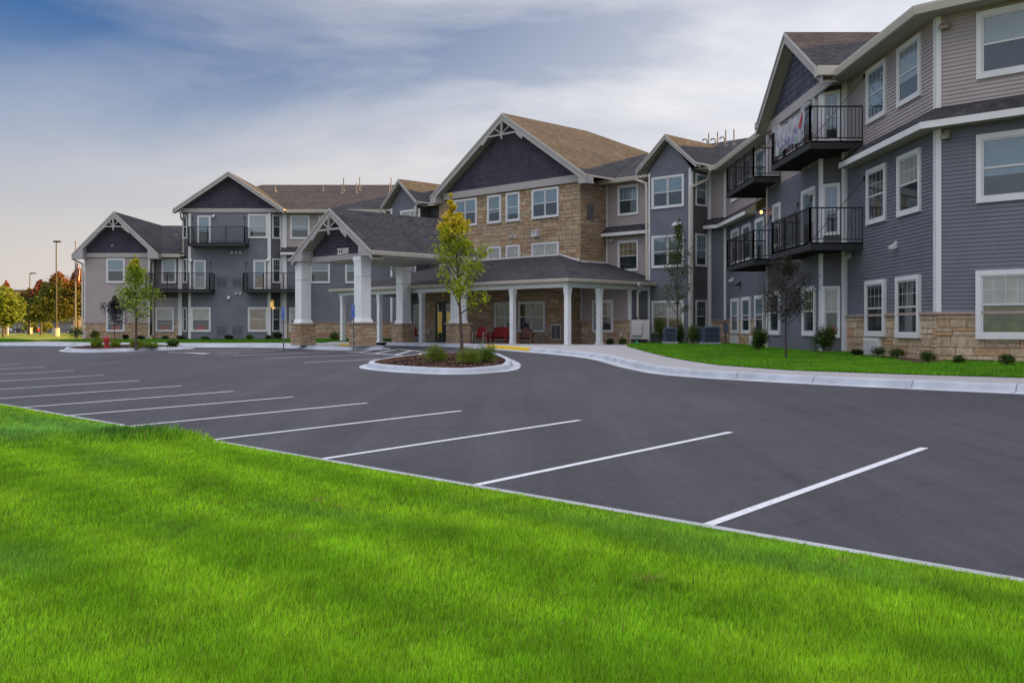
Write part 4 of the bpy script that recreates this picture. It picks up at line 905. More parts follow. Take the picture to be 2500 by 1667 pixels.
cfA, cfB = hit_b(710, 39.3), hit_b(907, 39.3)       # fascia plane
wC = Wall(cfA, cfB); cez, cea = 4.30, 6.55; CL = 8.1
csl = (cea-cez)/(wC.L/2)
def f(mb):
    up = 0.05; tl, tr, ap = wC.P(0, cez+up), wC.P(wC.L, cez+up), wC.P(wC.L/2, cea+up); bk = -wC.n
    roof_plane(mb, [tl, ap, ap+bk*CL, tl+bk*6.9]); roof_plane(mb, [ap, tr, tr+bk*6.9, ap+bk*CL])
LB(f, 'roof')
BH = 0.30
def f(mb):
    for P, Q in ((wC.P(0, cez), wC.P(wC.L/2, cea)), (wC.P(wC.L, cez), wC.P(wC.L/2, cea))):
        dn = Vector((0, 0, -BH/0.82)); mb.prism([P, Q, Q+dn, P+dn], -wC.n*0.04, FASC); mb.prism([P+wC.n*0.03, Q+wC.n*0.03, Q+wC.n*0.03+dn*0.28, P+wC.n*0.03+dn*0.28], -wC.n*0.028, FASC)
    pk = 1.02
    for s, x0 in ((1, 0.0), (-1, wC.L)): mb.prism([wC.P(x0, CB-0.02, 0.006), wC.P(x0+s*pk, CB-0.02, 0.006), wC.P(x0+s*pk, cez+csl*pk-0.25, 0.006), wC.P(x0, cez-0.02, 0.006)], -wC.n*0.68, FASC)
LB(f, 'rake_board')
def f(mb):
    for P, Q in ((wC.P(0, cez-0.33), wC.P(wC.L/2, cea-0.33)), (wC.P(wC.L/2, cea-0.33), wC.P(wC.L, cez-0.33))): mb.prism([P-wC.n*0.03, Q-wC.n*0.03, Q-wC.n*0.72, P-wC.n*0.72], (0, 0, 0.02), SOFFIT)
    mb.prism([wC.P(0.02, CB+0.03, -0.66), wC.P(wC.L-0.02, CB+0.03, -0.66), wC.P(wC.L-0.02, CB+0.03, -6.9), wC.P(0.02, CB+0.03, -6.9)], (0, 0, 0.03), SOFFIT)
LB(f, 'ceiling')
def f(mb): xx = 0.85+0.18; z0 = CB+0.17; pl = [wC.P(xx, z0, -0.64), wC.P(wC.L-xx, z0, -0.64), wC.P(wC.L-xx, cez+csl*xx-0.3, -0.64), wC.P(wC.L/2, cea-0.33, -0.64), wC.P(xx, cez+csl*xx-0.3, -0.64)]; mb.face(pl, SHAKE, uv=planar_uv(pl))
LB(f, 'gable_panel', label='dark purple shake gable with white house number')
def f(mb): wC.box(mb, 0.9, wC.L-0.9, -0.72, -0.58, CB-0.08, CB+0.19, FASC)
LB(f, 'beam')
def f(mb):
    for a in (0.95, wC.L-0.95): mb.obox(wC.P(a, 0, 0), wC.t, wC.n, (0, 0, 1), -0.1, 0.1, -6.6, -0.75, CB-0.0, CB+0.024, COLW)
    w2 = wC; pl = [wC.P(0.1, CB, -6.85), wC.P(wC.L-0.1, CB, -6.85), wC.P(wC.L/2, cea-0.05, -7.9)]
    mb.face(pl[::-1], SID_B)
LB(f, 'beam')
br_ = bracket(wC, wC.L/2, cea, csl, 1.02, 0.36, parent=CAN)
for v in br_.data.vertices: v.co -= CO
for A, Bp in ((wC.P(wC.L, 0, -0.02), wC.P(wC.L, 0, -6.9)), (wC.P(0, 0, -6.9), wC.P(0, 0, -0.02))):
    pgut([(A.x, A.y), (Bp.x, Bp.y)], cez+0.06, CB, CO, CAN)
# house number
NUM = bpy.data.curves.new('house_number', 'FONT'); NUM.body = '22300'; NUM.size = 0.40; NUM.extrude = 0.012; NUM.align_x = 'CENTER'; NUM.space_character = 1.12; NUM.offset = 0.008
on = bpy.data.objects.new('house_number', NUM); COL.objects.link(on)
P = wC.P(wC.s_(812), 4.385, -0.60); m4 = Matrix([(wC.t.x, 0, wC.n.x, 0), (wC.t.y, 0, wC.n.y, 0), (0, 1, 0, 0), (0, 0, 0, 1)])
dg = bpy.context.evaluated_depsgraph_get(); me = bpy.data.meshes.new_from_object(on.evaluated_get(dg)); bpy.data.objects.remove(on)
for v in me.vertices: c = v.co.copy(); v.co = (P + wC.t*c.x*0.86 + Z3*c.y + wC.n*c.z) - CO
me.materials.append(mat('white_number_paint', (0.8, 0.8, 0.8), 0.5, 0.02)); on = bpy.data.objects.new('house_number', me); COL.objects.link(on); on.parent = CAN; on['label'] = 'white digits 22300'
def f(mb):
    P = Vector(cp4)if False else wC.P(wC.L-0.1, 4.1, -6.95); mb.beam(P, P+Vector((-0.25, 0.35, -0.35)), 0.08, 0.08, GUTTER); mb.beam(P+Vector((-0.25, 0.35, -0.35)), P+Vector((-0.6, 0.6, -0.8)), 0.08, 0.08, GUTTER)
    P = Vector((cp3[0], cp3[1], 0))+UN*0.4-UT*0.15; mb.beam(P+Z3*4.1+Vector((-.3, 0, 0)), P+Z3*3.75, 0.09, 0.09, GUTTER)
LB(f, 'downspout')

# ================================================================== GROUND
GR = 0.0
def poly_mesh(name, pts3, m, kind='structure', uv=False):
    me = bpy.data.meshes.new(name); tris = tessellate_polygon([[Vector(p) for p in pts3]]); P = [Vector(p) for p in pts3]
    fs = []
    for t in tris:
        a, b, c = (P[i] for i in t); fs.append(t if (b-a).cross(c-a).z > 0 else t[::-1])
    me.from_pydata([tuple(p) for p in P], [], fs); me.update(); me.materials.append(m)
    o = bpy.data.objects.new(name, me); COL.objects.link(o); o['kind'] = kind; return o
def asphalt():
    m = bpy.data.materials.new('asphalt'); m.use_nodes = True; t = m.node_tree; b = t.nodes['Principled BSDF']; LK = t.links.new
    tc = t.nodes.new('ShaderNodeTexCoord'); mp = t.nodes.new('ShaderNodeMapping'); mp.inputs['Rotation'].default_value = (0, 0, R(47)); mp.inputs['Scale'].default_value = (1.7, 0.06, 1); LK(tc.outputs['Object'], mp.inputs[0])
    def nz(s, d, v=None, r=0.5): n = t.nodes.new('ShaderNodeTexNoise'); n.inputs['Scale'].default_value = s; n.inputs['Detail'].default_value = d; n.inputs['Roughness'].default_value = r; LK(v or tc.outputs['Object'], n.inputs['Vector']); return n.outputs['Fac']
    def mr(x, a, b_, c, d): n = t.nodes.new('ShaderNodeMapRange'); n.inputs['From Min'].default_value = a; n.inputs['From Max'].default_value = b_; n.inputs['To Min'].default_value = c; n.inputs['To Max'].default_value = d; LK(x, n.inputs['Value']); return n.outputs[0]
    def mul(x, y): n = t.nodes.new('ShaderNodeMath'); n.operation = 'MULTIPLY'; LK(x, n.inputs[0]); LK(y, n.inputs[1]); return n.outputs[0]
    mp2 = t.nodes.new('ShaderNodeMapping'); mp2.inputs['Rotation'].default_value = (0, 0, R(47)); mp2.inputs['Scale'].default_value = (9.0, 0.5, 1); LK(tc.outputs['Object'], mp2.inputs[0])
    k = mul(mul(mr(nz(1.0, 4, mp.outputs[0]),   .3, .7, .76, 1.22), mr(nz(30, 6, None, .8), .3, .7, .62, 1.38)), mr(nz(0.30, 6), .32, .68, .84, 1.14))
    k = mul(k, mr(nz(1.0, 4, mp2.outputs[0], .65), .3, .7, .86, 1.14))
    k = mul(k, mr(nz(3.5, 5, None, .7), .3, .7, .84, 1.14)); k = mul(k, mr(nz(0.9, 2), .66, .74, 1.0, .80)); k = mul(k, mr(nz(5, 2), .70, .76, 1.0, .74))
    # paving seams every 3.6 m along the lot
    sx = t.nodes.new('ShaderNodeSeparateXYZ'); mp3 = t.nodes.new('ShaderNodeMapping'); mp3.inputs['Rotation'].default_value = (0, 0, R(47)); LK(tc.outputs['Object'], mp3.inputs[0]); LK(mp3.outputs[0], sx.inputs[0])
    wob = t.nodes.new('ShaderNodeMath'); wob.operation = 'MULTIPLY_ADD'; LK(nz(1.5, 3), wob.inputs[0]); wob.inputs[1].default_value = 0.10; LK(sx.outputs['X'], wob.inputs[2])
    pp = t.nodes.new('ShaderNodeMath'); pp.operation = 'PINGPONG'; LK(wob.outputs[0], pp.inputs[0]); pp.inputs[1].default_value = 2.1; k = mul(k, mr(pp.outputs[0], 0.0, 0.05, 0.80, 1.0))
    vo = t.nodes.new('ShaderNodeTexVoronoi'); vo.inputs['Scale'].default_value = 55; LK(tc.outputs['Object'], vo.inputs['Vector']); k = mul(k, mr(vo.outputs['Distance'], 0.0, 0.6, 1.25, 0.82))
    s = t.nodes.new('ShaderNodeVectorMath'); s.operation = 'SCALE'; s.inputs[0].default_value = (0.044, 0.045, 0.058); LK(k, s.inputs['Scale']); LK(s.outputs[0], b.inputs['Base Color'])
    b.inputs['Roughness'].default_value = 0.72; b.inputs['Specular IOR Level'].default_value = 0.45
    bp = t.nodes.new('ShaderNodeBump'); bp.inputs['Strength'].default_value = 1.0; bp.inputs['Distance'].default_value = 0.012; LK(nz(90, 4, None, .7), bp.inputs['Height']); LK(bp.outputs[0], b.inputs['Normal'])
    return m
ASPH = asphalt()
def turf(name, c1, c2, c3, s1=0.6, s2=7, s3=90):
    m = bpy.data.materials.new(name); m.use_nodes = True; t = m.node_tree; b = t.nodes['Principled BSDF']; LK = t.links.new; b.inputs['Roughness'].default_value = 0.85; b.inputs['Specular IOR Level'].default_value = 0.15
    tc = t.nodes.new('ShaderNodeTexCoord')
    def nz(s, d): n = t.nodes.new('ShaderNodeTexNoise'); n.inputs['Scale'].default_value = s; n.inputs['Detail'].default_value = d; LK(tc.outputs['Object'], n.inputs['Vector']); r = t.nodes.new('ShaderNodeMapRange'); r.inputs['From Min'].default_value = .33; r.inputs['From Max'].default_value = .67; LK(n.outputs['Fac'], r.inputs['Value']); return r.outputs[0]
    def mx(f, a, c): n = t.nodes.new('ShaderNodeMix'); n.data_type = 'RGBA'; LK(f, n.inputs[0]); (LK(a, n.inputs[6]) if not isinstance(a, tuple) else setattr(n.inputs[6], 'default_value', (*a, 1))); (LK(c, n.inputs[7]) if not isinstance(c, tuple) else setattr(n.inputs[7], 'default_value', (*c, 1))); return n.outputs[2]
    c = mx(nz(s1, 3), c1, c2); h = t.nodes.new('ShaderNodeMath'); h.operation = 'MULTIPLY'; LK(nz(s3, 4), h.inputs[0]); h.inputs[1].default_value = 0.6; c = mx(h.outputs[0], c, c3); LK(c, b.inputs['Base Color'])
    bp = t.nodes.new('ShaderNodeBump'); bp.inputs['Strength'].default_value = 0.9; bp.inputs['Distance'].default_value = 0.03; LK(nz(s3, 4), bp.inputs['Height']); LK(bp.outputs[0], b.inputs['Normal'])
    return m
TURF = turf('lawn_turf', (0.075, 0.19, 0.010), (0.11, 0.24, 0.014), (0.035, 0.10, 0.006))
FIELD = turf('far_field_turf', (0.17, 0.22, 0.022), (0.24, 0.26, 0.035), (0.11, 0.15, 0.02), 0.05, 2, 10)
MULCH = mat('brown_bark_mulch', (0.075, 0.038, 0.026), 0.95, 0.5, 30, bump=1.0, bscale=60)
PAINT = mat('white_road_paint', (0.46, 0.48, 0.52), 0.7, 0.07, 28, bump=0.4, bscale=150, col2=(0.72, 0.75, 0.80), detail=8)
YEL = mat('yellow_kerb_paint', (0.62, 0.42, 0.02), 0.6, 0.12, 8)
# --- asphalt edge (gutter line), right to left
kerb_px = [(2760, 972), (2500, 962.8), (2208, 949.5), (1963, 937.3), (1772, 926.7), (1680, 920.5), (1600, 913.5), (1542, 903), (1497, 891.5), (1446, 876.5), (1378, 867.5), (1276, 859), (1201, 853), (1140, 848.6), (1020, 845.0), (930, 843.4)]
kerb = [lot(*p) for p in kerb_px]
mk = lambda v: Vector((v.x, v.y, lotz(v.x, v.y)))
EXT = Vector((1, -1, 0))/S2*20
kerb = [mk(kerb[0]+EXT)]+kerb
tip_px = [(912, 844.2), (935, 848), (957, 850.5), (950, 853.2), (900, 855.3), (850, 855.6), (790, 854.5), (735, 852), (700, 849.5), (640, 848.4), (560, 848), (481, 847.7), (400, 847), (300, 846), (200, 845), (100, 844.3), (0, 843.8), (-250, 843)]
kerb2 = [lot(*p) for p in tip_px]
# --- near edge of the lot
P_a, P_b = lot(2500, 1420), lot(55, 996.5)
ed = (P_b-P_a); ed.z = 0; edl = ed.length; ed /= edl; en = Vector((-ed.y, ed.x, 0));
if en.y > 0: en = -en                       # towards the camera
near0, near1 = P_a-ed*9, P_b+ed*60
mk = lambda v: Vector((v.x, v.y, lotz(v.x, v.y)))
def inward(pts, d):
    o = offs(pts, d); return [Vector((p.x, p.y, 0)) for p in o]
allk = kerb+kerb2
ik = [mk(p) for p in inward(allk[::-1], -0.25)][::-1]     # tuck the asphalt 25 cm under the kerb
lotpoly = [mk(near0), mk(near0-ed*14), mk(near0-ed*14-en*14)] + [p for p in ik] + [mk(Vector((-60, 66, 0))), mk(near1)]
poly_mesh('parking_lot', lotpoly, ASPH)
# ground far and wide, dished under the lot
def sheet(name, xs, ys, zf, m, kind='structure'):
    me = bpy.data.meshes.new(name); V = [(x, y, zf(x, y)) for y in ys for x in xs]; n = len(xs)
    me.from_pydata(V, [], [(j*n+i, j*n+i+1, (j+1)*n+i+1, (j+1)*n+i) for j in range(len(ys)-1) for i in range(n-1)]); me.update(); me.materials.append(m)
    me.polygons.foreach_set('use_smooth', [True]*len(me.polygons)); o = bpy.data.objects.new(name, me); COL.objects.link(o); o['kind'] = kind; return o
xs = [-1500, -900, -500, -300, -200, -150] + list(range(-120, 61, 6)) + [90, 150, 300, 600, 1200]; ys = [-300, -120, -60] + list(range(-30, 121, 6)) + [150, 200, 300, 450, 700, 1200, 2200]
sheet('ground', xs, ys, lambda x, y: min(-0.32, lotz(x, y)-0.10) if (x+y) > -60 else -1.9, FIELD)
# kerbs
def kerb_mesh(name, pts, gut=0.34, h=0.15, wtop=0.17, m=KERBC, closed=False, back=True, parent=None, kind='structure', top_m=None, seg=0.0):
    """pan, face and top swept along the gutter line (pts left->right seen from the land side outside... offset is to the land)"""
    P = [Vector((p[0], p[1], 0)) for p in pts]
    if closed: P = P+[P[0]]
    prof = [(0, 0.002), (gut*0.95, 0.012), (gut+0.035, h-0.025), (gut+0.06, h), (gut+0.06+wtop, h+0.004), (gut+0.07+wtop, -0.15)]
    rows = []
    n = len(P); ns = []
    for i in range(n-1): t = (P[i+1]-P[i]).normalized(); ns.append(Vector((-t.y, t.x, 0)))
    for i in range(n):
        if closed: a, b = ns[i-1 if i > 0 else -1], ns[i if i < n-1 else 0]
        else: a, b = ns[max(i-1, 0)], ns[min(i, n-2)]
        k = (a+b)/(1+max(-0.3, a.dot(b))); rows.append([(P[i]+k*d) for d, z in prof])
    mb = MB()
    for i in range(n-1):
        for j in range(len(prof)-1):
            q = [rows[i][j], rows[i+1][j], rows[i+1][j+1], rows[i][j+1]]; zz = [prof[j][1], prof[j][1], prof[j+1][1], prof[j+1][1]]
            q = [Vector((p.x, p.y, lotz(p.x, p.y)+z)) for p, z in zip(q, zz)]
            a = (q[1]-q[0]).cross(q[3]-q[0])
            mb.face(q if a.z >= 0 or j >= 5 else q[::-1], m)
    o = mb.build(name, parent); o['kind'] = kind
    return o, [Vector((r[4].x, r[4].y, lotz(r[4].x, r[4].y)+h)) for r in rows], mb
def resample(pts, step):
    out = [Vector(pts[0])]
    for i in range(len(pts)-1):
        a, b = Vector(pts[i]), Vector(pts[i+1]); n = max(1, int((b-a).length/step))
        for k in range(1, n+1): out.append(a.lerp(b, k/n))
    return out
def smooth(pts, it=2, closed=False):
    P = [Vector(p) for p in pts]
    for _ in range(it):
        Q = [] if closed else [P[0]]
        rg = range(len(P)) if closed else range(len(P)-1)
        for i in rg:
            a, b = P[i], P[(i+1) % len(P)]; Q += [a.lerp(b, 0.25), a.lerp(b, 0.75)]
        if not closed: Q.append(P[-1])
        P = Q
    return P
K1 = smooth(kerb, 2)[::-1]; K2 = smooth(kerb2, 1)[::-1]
# direction: land must lie to the left of travel. kerb runs right->left (land beyond, +Y) => reversed it runs left->right with land on the left
_, back1, _ = kerb_mesh('kerb', K1)
_, back2, _ = kerb_mesh('kerb', K2)
# expansion joints as thin dark grooves
mb = MB(); JM = mat('dark_joint', (0.05, 0.05, 0.055), 0.9, 0.1, 10)
for px, py in ((2467, 961.3), (2207, 949.4), (1963, 937.3), (1774, 926.8), (1648, 917.5), (1560, 906), (1470, 884), (1330, 863.3)):
    P = lot(px, py); best = min(range(len(K1)-1), key=lambda i: (Vector((K1[i].x, K1[i].y, 0))-Vector((P.x, P.y, 0))).length); t = (K1[best+1]-K1[best]); t.z = 0; t.normalize(); n = Vector((-t.y, t.x, 0))
    for (d0, z0), (d1, z1) in zip(((0.0, 0.006), (0.323, 0.016), (0.375, 0.13), (0.40, 0.155)), ((0.323, 0.016), (0.375, 0.13), (0.40, 0.155), (0.57, 0.158))):
        A, Bq = P+n*d0, P+n*d1; A.z = lotz(A.x, A.y)+z0; Bq.z = lotz(Bq.x, Bq.y)+z1; mb.face([A-t*0.005, A+t*0.005, Bq+t*0.005, Bq-t*0.005], JM)
mb.build('kerb_joint')['kind'] = 'structure'
# yellow painted stretch of kerb: a coat of paint lying on the kerb
def paint_kerb(K, px0, px1):
    P0, P1 = px0, px1; idx = [i for i, p in enumerate(K) if P0 <= 1250+F*p.x/p.y <= P1]; pts = [K[i] for i in idx]
    if len(pts) < 2: return
    n = len(pts); mb = MB(); prof = [(0.318, 0.022), (0.372, 0.130), (0.398, 0.157), (0.575, 0.161)]
    rows = []
    for i in range(n):
        a = (pts[min(i+1, n-1)]-pts[max(i-1, 0)]); a.z = 0; a.normalize(); nn = Vector((-a.y, a.x, 0)); rows.append([Vector((q.x, q.y, lotz(q.x, q.y)+z)) for q, z in ((pts[i]+nn*d, z) for d, z in prof)])
    for i in range(n-1):
        for j in range(3): mb.face([rows[i][j], rows[i+1][j], rows[i+1][j+1], rows[i][j+1]], YEL)
    mb.build('kerb_paint')['kind'] = 'structure'
paint_kerb(resample(K1, 0.3), 1165, 1280)
# --- raised surfaces
gz = lambda px, py, off=0.16: lot(px, py, off)
walk_px = [(2760, 930), (2500, 922.5), (2223, 914.5), (1925, 904), (1755, 891.5), (1680, 881), (1627, 871), (1570, 857), (1530, 845.5)]
walkb = [gz(*p) for p in walk_px]; walkb = [walkb[0]+EXT]+walkb
b1r = [p for p in back1]                   # left -> right
iK = min(range(len(b1r)), key=lambda i: abs(1250+F*b1r[i].x/b1r[i].y-1400))
right = b1r[iK:]
def off_z(p, dz): return Vector((p.x, p.y, p.z+dz))
WALK = mat('broom_finished_concrete', (0.34, 0.345, 0.36), 0.88, 0.10, 1.5, bump=0.2, bscale=160, detail=8)
# porch slab and the walk that runs from it to the right
fl = lambda X, Y: Vector((X, Y, porch_floor(X, Y)))
slab = [off_z(p, -0.004) for p in b1r] + walkb[::1]
inner = [fl(5.9, 50.6)+Vector((0.0, 0.4, 0.0)), fl(*pq(-47, 57)), fl(*pq(-55, 58)), fl(*pq(-66, 58)), fl(*pq(-72, 57.5)), fl(*pq(-72.8, 52.2))]
slab += inner
poly_mesh('pavement', slab, WALK)
# peninsula + walk at left
wl_px = [(-250, 833.8), (0, 835.5), (80, 834.5), (95, 832.8), (135, 833.6), (230, 835.8), (400, 836.8), (560, 837), (690, 836.5), (735, 837.5), (790, 836.8), (808, 834.6)]
leftb = [gz(*p) for p in wl_px]
pen = [off_z(p, -0.004) for p in back2] + [off_z(b1r[0], 0), fl(*pq(-72.8, 52.2)), ] + leftb[::-1]
poly_mesh('pavement', pen, WALK)
# lawns
LB_ = [Vector((-95, 66, -0.36))]+leftb+[fl(*pq(-72.8, 52.2)), fl(*pq(-72, 57.5)), Vector((-4, 72, 0.0)), Vector((-4, 82, 0)), Vector((wx0-0.2, 82, 0)), Vector((wx0-0.5, 69, -0.12)), Vector((wx0-9, 76, -0.24)), Vector((-60, 96, -0.30)), Vector((-95, 96, -0.30))]
mid = [Vector((wx0+0.0, 68.75, -0.03)), Vector((wx1, 68.9, -0.02))]
def strip(name, A, B, m, nx=60, ny=6, bump=0.0):
    """lofted lawn between a front line A and a back line B (both left->right)"""
    def at(P, t):
        d = [0]
        for i in range(len(P)-1): d.append(d[-1]+(P[i+1]-P[i]).length)
        s = t*d[-1]
        for i in range(len(P)-1):
            if s <= d[i+1] or i == len(P)-2: return P[i].lerp(P[i+1], (s-d[i])/max(1e-6, d[i+1]-d[i]))
    V = []
    for j in range(ny+1):
        for i in range(nx+1):
            p = at(A, i/nx).lerp(at(B, i/nx), j/ny); k = math.sin(math.pi*j/ny); V.append((p.x, p.y, p.z+bump*k))
    n = nx+1; me = bpy.data.meshes.new(name); me.from_pydata(V, [], [(j*n+i, j*n+i+1, (j+1)*n+i+1, (j+1)*n+i) for j in range(ny) for i in range(nx)]); me.update(); me.materials.append(m)
    me.polygons.foreach_set('use_smooth', [True]*len(me.polygons)); o = bpy.data.objects.new(name, me); COL.objects.link(o); o['kind'] = 'structure'; return o
lawnL = strip('lawn', [Vector((-95, 66, -0.36))]+[off_z(p, 0.012) for p in leftb], [Vector((-95, 110, -0.28)), Vector((-48, 95, -0.27)), Vector((wx0-5, 72, -0.14)), Vector((wx0, 68.9, 0)), Vector((wx1, 69.3, 0)), Vector((gx0, 69, 0)), Vector((gx1, 69, 0)), Vector((-9, 69.5, 0)), Vector((-7.5, 69.0, 0.0)), Vector((*pq(-74, 62), 0.0))], TURF, 90, 6)
wr = [off_z(p, 0.012) for p in walkb[::-1]]
lawnR = strip('lawn', wr, [Vector((6.2, 51.2, 0)), Vector((7.3, 52.2, 0.0)), Vector((9.0, 50.6, 0)), Vector((10.3, 50.9, 0)), Vector((10.95, 50, 0)), Vector((10.95, 41, 0)), Vector((10.4, 39.5, 0)), Vector((10.4, 33, 0)), Vector((10.95, 32, 0)), Vector((10.95, 25.4, -0.0)), Vector((32, 4.3, -0.02))], TURF, 90, 8)
# planting bed of bark along the foot of the near wing
def near_wall(pts, d):
    return [Vector((p.x, p.y, 0)) for p in offs(pts, d)]
bedw = [(10.84, 30.5), C1, (37.0, -0.75)]; bo = near_wall(bedw, 0.62)
mb = MB()
for i in range(2):
    A, Bq = Vector((*bedw[i], -0.015)), Vector((*bedw[i+1], -0.015)); mb.face([Vector((bo[i].x, bo[i].y, -0.075)), Vector((bo[i+1].x, bo[i+1].y, -0.075)), Bq, A], MULCH)
mb.build('planting_bed')['kind'] = 'structure'
# concrete edging strip at the near edge of the lot, then the foreground lawn
mb = MB(); e0, e1_ = near0+ed*0, near1
for d0, d1, z in ((-0.005, 0.125, 0.022),):
    q = [e0+en*d0, e1_+en*d0, e1_+en*d1, e0+en*d1]; q = [Vector((p.x, p.y, lotz(p.x, p.y)+z)) for p in q]; 
    mb.prism(q, (0, 0, -0.14), CONC)
mb.build('edging_strip')['kind'] = 'structure'
def nearz(X, Y):                           # foreground lawn level
    d = (Vector((X, Y, 0))-Vector((near0.x, near0.y, 0))).dot(en)
    return lotz(X, Y) + 0.012 + 0.043*min(1, max(0, d-0.1)) + 0.022*math.sin(X*1.3+Y*0.5)*min(1, max(0, d))*0.8 + 0.02*math.sin(Y*1.9-X*0.7)*min(1, max(0, d-0.3))
nL = 110; V = []; Fc = []
ds = [0.12, 0.3, 0.6, 1.0, 1.5, 2.2, 3, 4, 5.5, 7.5, 10, 15, 25]
for j, d in enumerate(ds):
    for i in range(nL+1): p = near0+ed*((edl+69)*i/nL)+en*d; V.append((p.x, p.y, nearz(p.x, p.y) if j else lotz(p.x, p.y)+0.03))
n = nL+1; me = bpy.data.meshes.new('lawn'); me.from_pydata(V, [], [(j*n+i, (j+1)*n+i, (j+1)*n+i+1, j*n+i+1)[::1] for j in range(len(ds)-1) for i in range(nL)]); me.update()
if me.polygons[5].normal.z < 0: me.flip_normals()
TURFN = turf('near_lawn_turf', (0.13, 0.29, 0.010), (0.19, 0.36, 0.014), (0.06, 0.16, 0.006))
me.materials.append(TURFN); me.polygons.foreach_set('use_smooth', [True]*len(me.polygons)); o = bpy.data.objects.new('lawn', me); COL.objects.link(o); o['kind'] = 'structure'

# --- painted lines
def stripe(mb, P, Q, w=0.10, lift_=0.005):
    P, Q = Vector((P.x, P.y, 0)), Vector((Q.x, Q.y, 0)); t = (Q-P).normalized(); n = Vector((-t.y, t.x, 0))*w/2
    q = [P-n, Q-n, Q+n, P+n]; mb.face([Vector((p.x, p.y, lotz(p.x, p.y)+lift_)) for p in q], PAINT)
Np = {1: (1710, 1288), 2: (1132, 1190.5), 3: (754, 1125.5), 4: (509, 1075), 5: (301, 1042), 6: (163.8, 1014.8), 7: (56, 994.7)}
Fp = {1: (2257, 1093.5), 2: (1784, 1055), 3: (1415, 1026), 4: (1126, 1003), 5: (897, 984), 6: (716.5, 969), 7: (570, 955.2), 8: (444, 942), 9: (341.5, 929), 10: (254.5, 916), 11: (179, 904.6), 12: (112, 895.7), 13: (53, 888)}
slopeL = None
for k in Fp:
    f_ = lot(*Fp[k])
    if k in Np: n_ = lot(*Np[k])
    else:
        prev_n = lot(*Np[7]); prev_f = lot(*Fp[7]); n_ = f_+(prev_n-prev_f)
    mb = MB(); stripe(mb, n_, f_); tag(mb.build('parking_line'), kind='structure')
# second row and the hatched walkway at the canopy
def L_(p, q, w=0.10): mb = MB(); stripe(mb, lot(*p), lot(*q), w); tag(mb.build('parking_line'), kind='structure')
for p, q in (((742, 885.3), (1024, 872.3)), ((648, 875.3), (935, 863.8)), ((566, 868.2), (850, 857.6)), ((500, 862.2), (690, 855.5)), ((440, 858.5), (620, 852.5)), ((971, 852.2), (1058, 861.3)), ((1058, 861.3), (1214, 869.7)), ((850, 858.7), (924, 863.4)), ((924, 863.4), (1024, 872)),
             ((918, 862.6), (969, 852.6)), ((965, 866.6), (1005, 856)), ((1009.6, 869.6), (1037, 860)), ((875, 860.3), (907, 855.8)), ((437, 861), (514, 863)), ((410, 859.8), (437, 861)), ((532, 864.7), (583, 862.6))): L_(p, q, 0.13)
mb = MB()
for k, pp in enumerate(((440, 861.2), (497, 864.2), (515, 862.6), (470, 860.6))): pass
q = [lot(*p, 0.005) for p in ((436, 860.6), (496, 864.0), (515, 862.4), (470, 861.0))]; mb.face(q, PAINT); mb.build('painted_arrow')['kind'] = 'structure'

# --- kerbed planting islands
def island(px, name='kerb_island'):
    P = [lot(*p) for p in px]; P = smooth(P, 2, True)
    ar = sum(P[i].x*P[(i+1) % len(P)].y-P[(i+1) % len(P)].x*P[i].y for i in range(len(P)))
    if ar < 0: P = P[::-1]                 # counter-clockwise: land on the left
    P = [p for i, p in enumerate(P)]
    o, back, _ = kerb_mesh(name, P, gut=0.26, h=0.15, wtop=0.16, closed=True)
    bed = [off_z(b, -0.02) for b in back[:-1]]; c = sum(bed, Vector((0, 0, 0)))/len(bed); c.z = sum(b.z for b in bed)/len(bed)+0.10
    me = MB()
    for i in range(len(bed)):
        a, b = bed[i], bed[(i+1) % len(bed)]; ma, mb2 = a.lerp(c, 0.5)+Z3*0.05, b.lerp(c, 0.5)+Z3*0.05
        me.face([a, b, mb2, ma], MULCH); me.face([ma, mb2, c], MULCH)
    m = me.build('mulch_bed', smooth=True); m['kind'] = 'structure'; return m
isl1 = [(874, 898), (900, 902.5), (950, 907.5), (1010, 911.3), (1080, 914.2), (1140, 914), (1200, 910.5), (1262, 904), (1272, 895), (1270, 886), (1250, 878), (1236, 871.5), (1215, 868.5), (1160, 868.6), (1080, 870), (1010, 873.5), (950, 880), (905, 887), (880, 892)]
cI = island(isl1)
isl2 = [(138, 856.6), (160, 859.2), (205, 860.8), (255, 860), (361, 856.3), (440, 853), (480, 851), (470, 849.3), (400, 849), (300, 849.6), (200, 850.5), (160, 852.5)]
cJ = island(isl2)
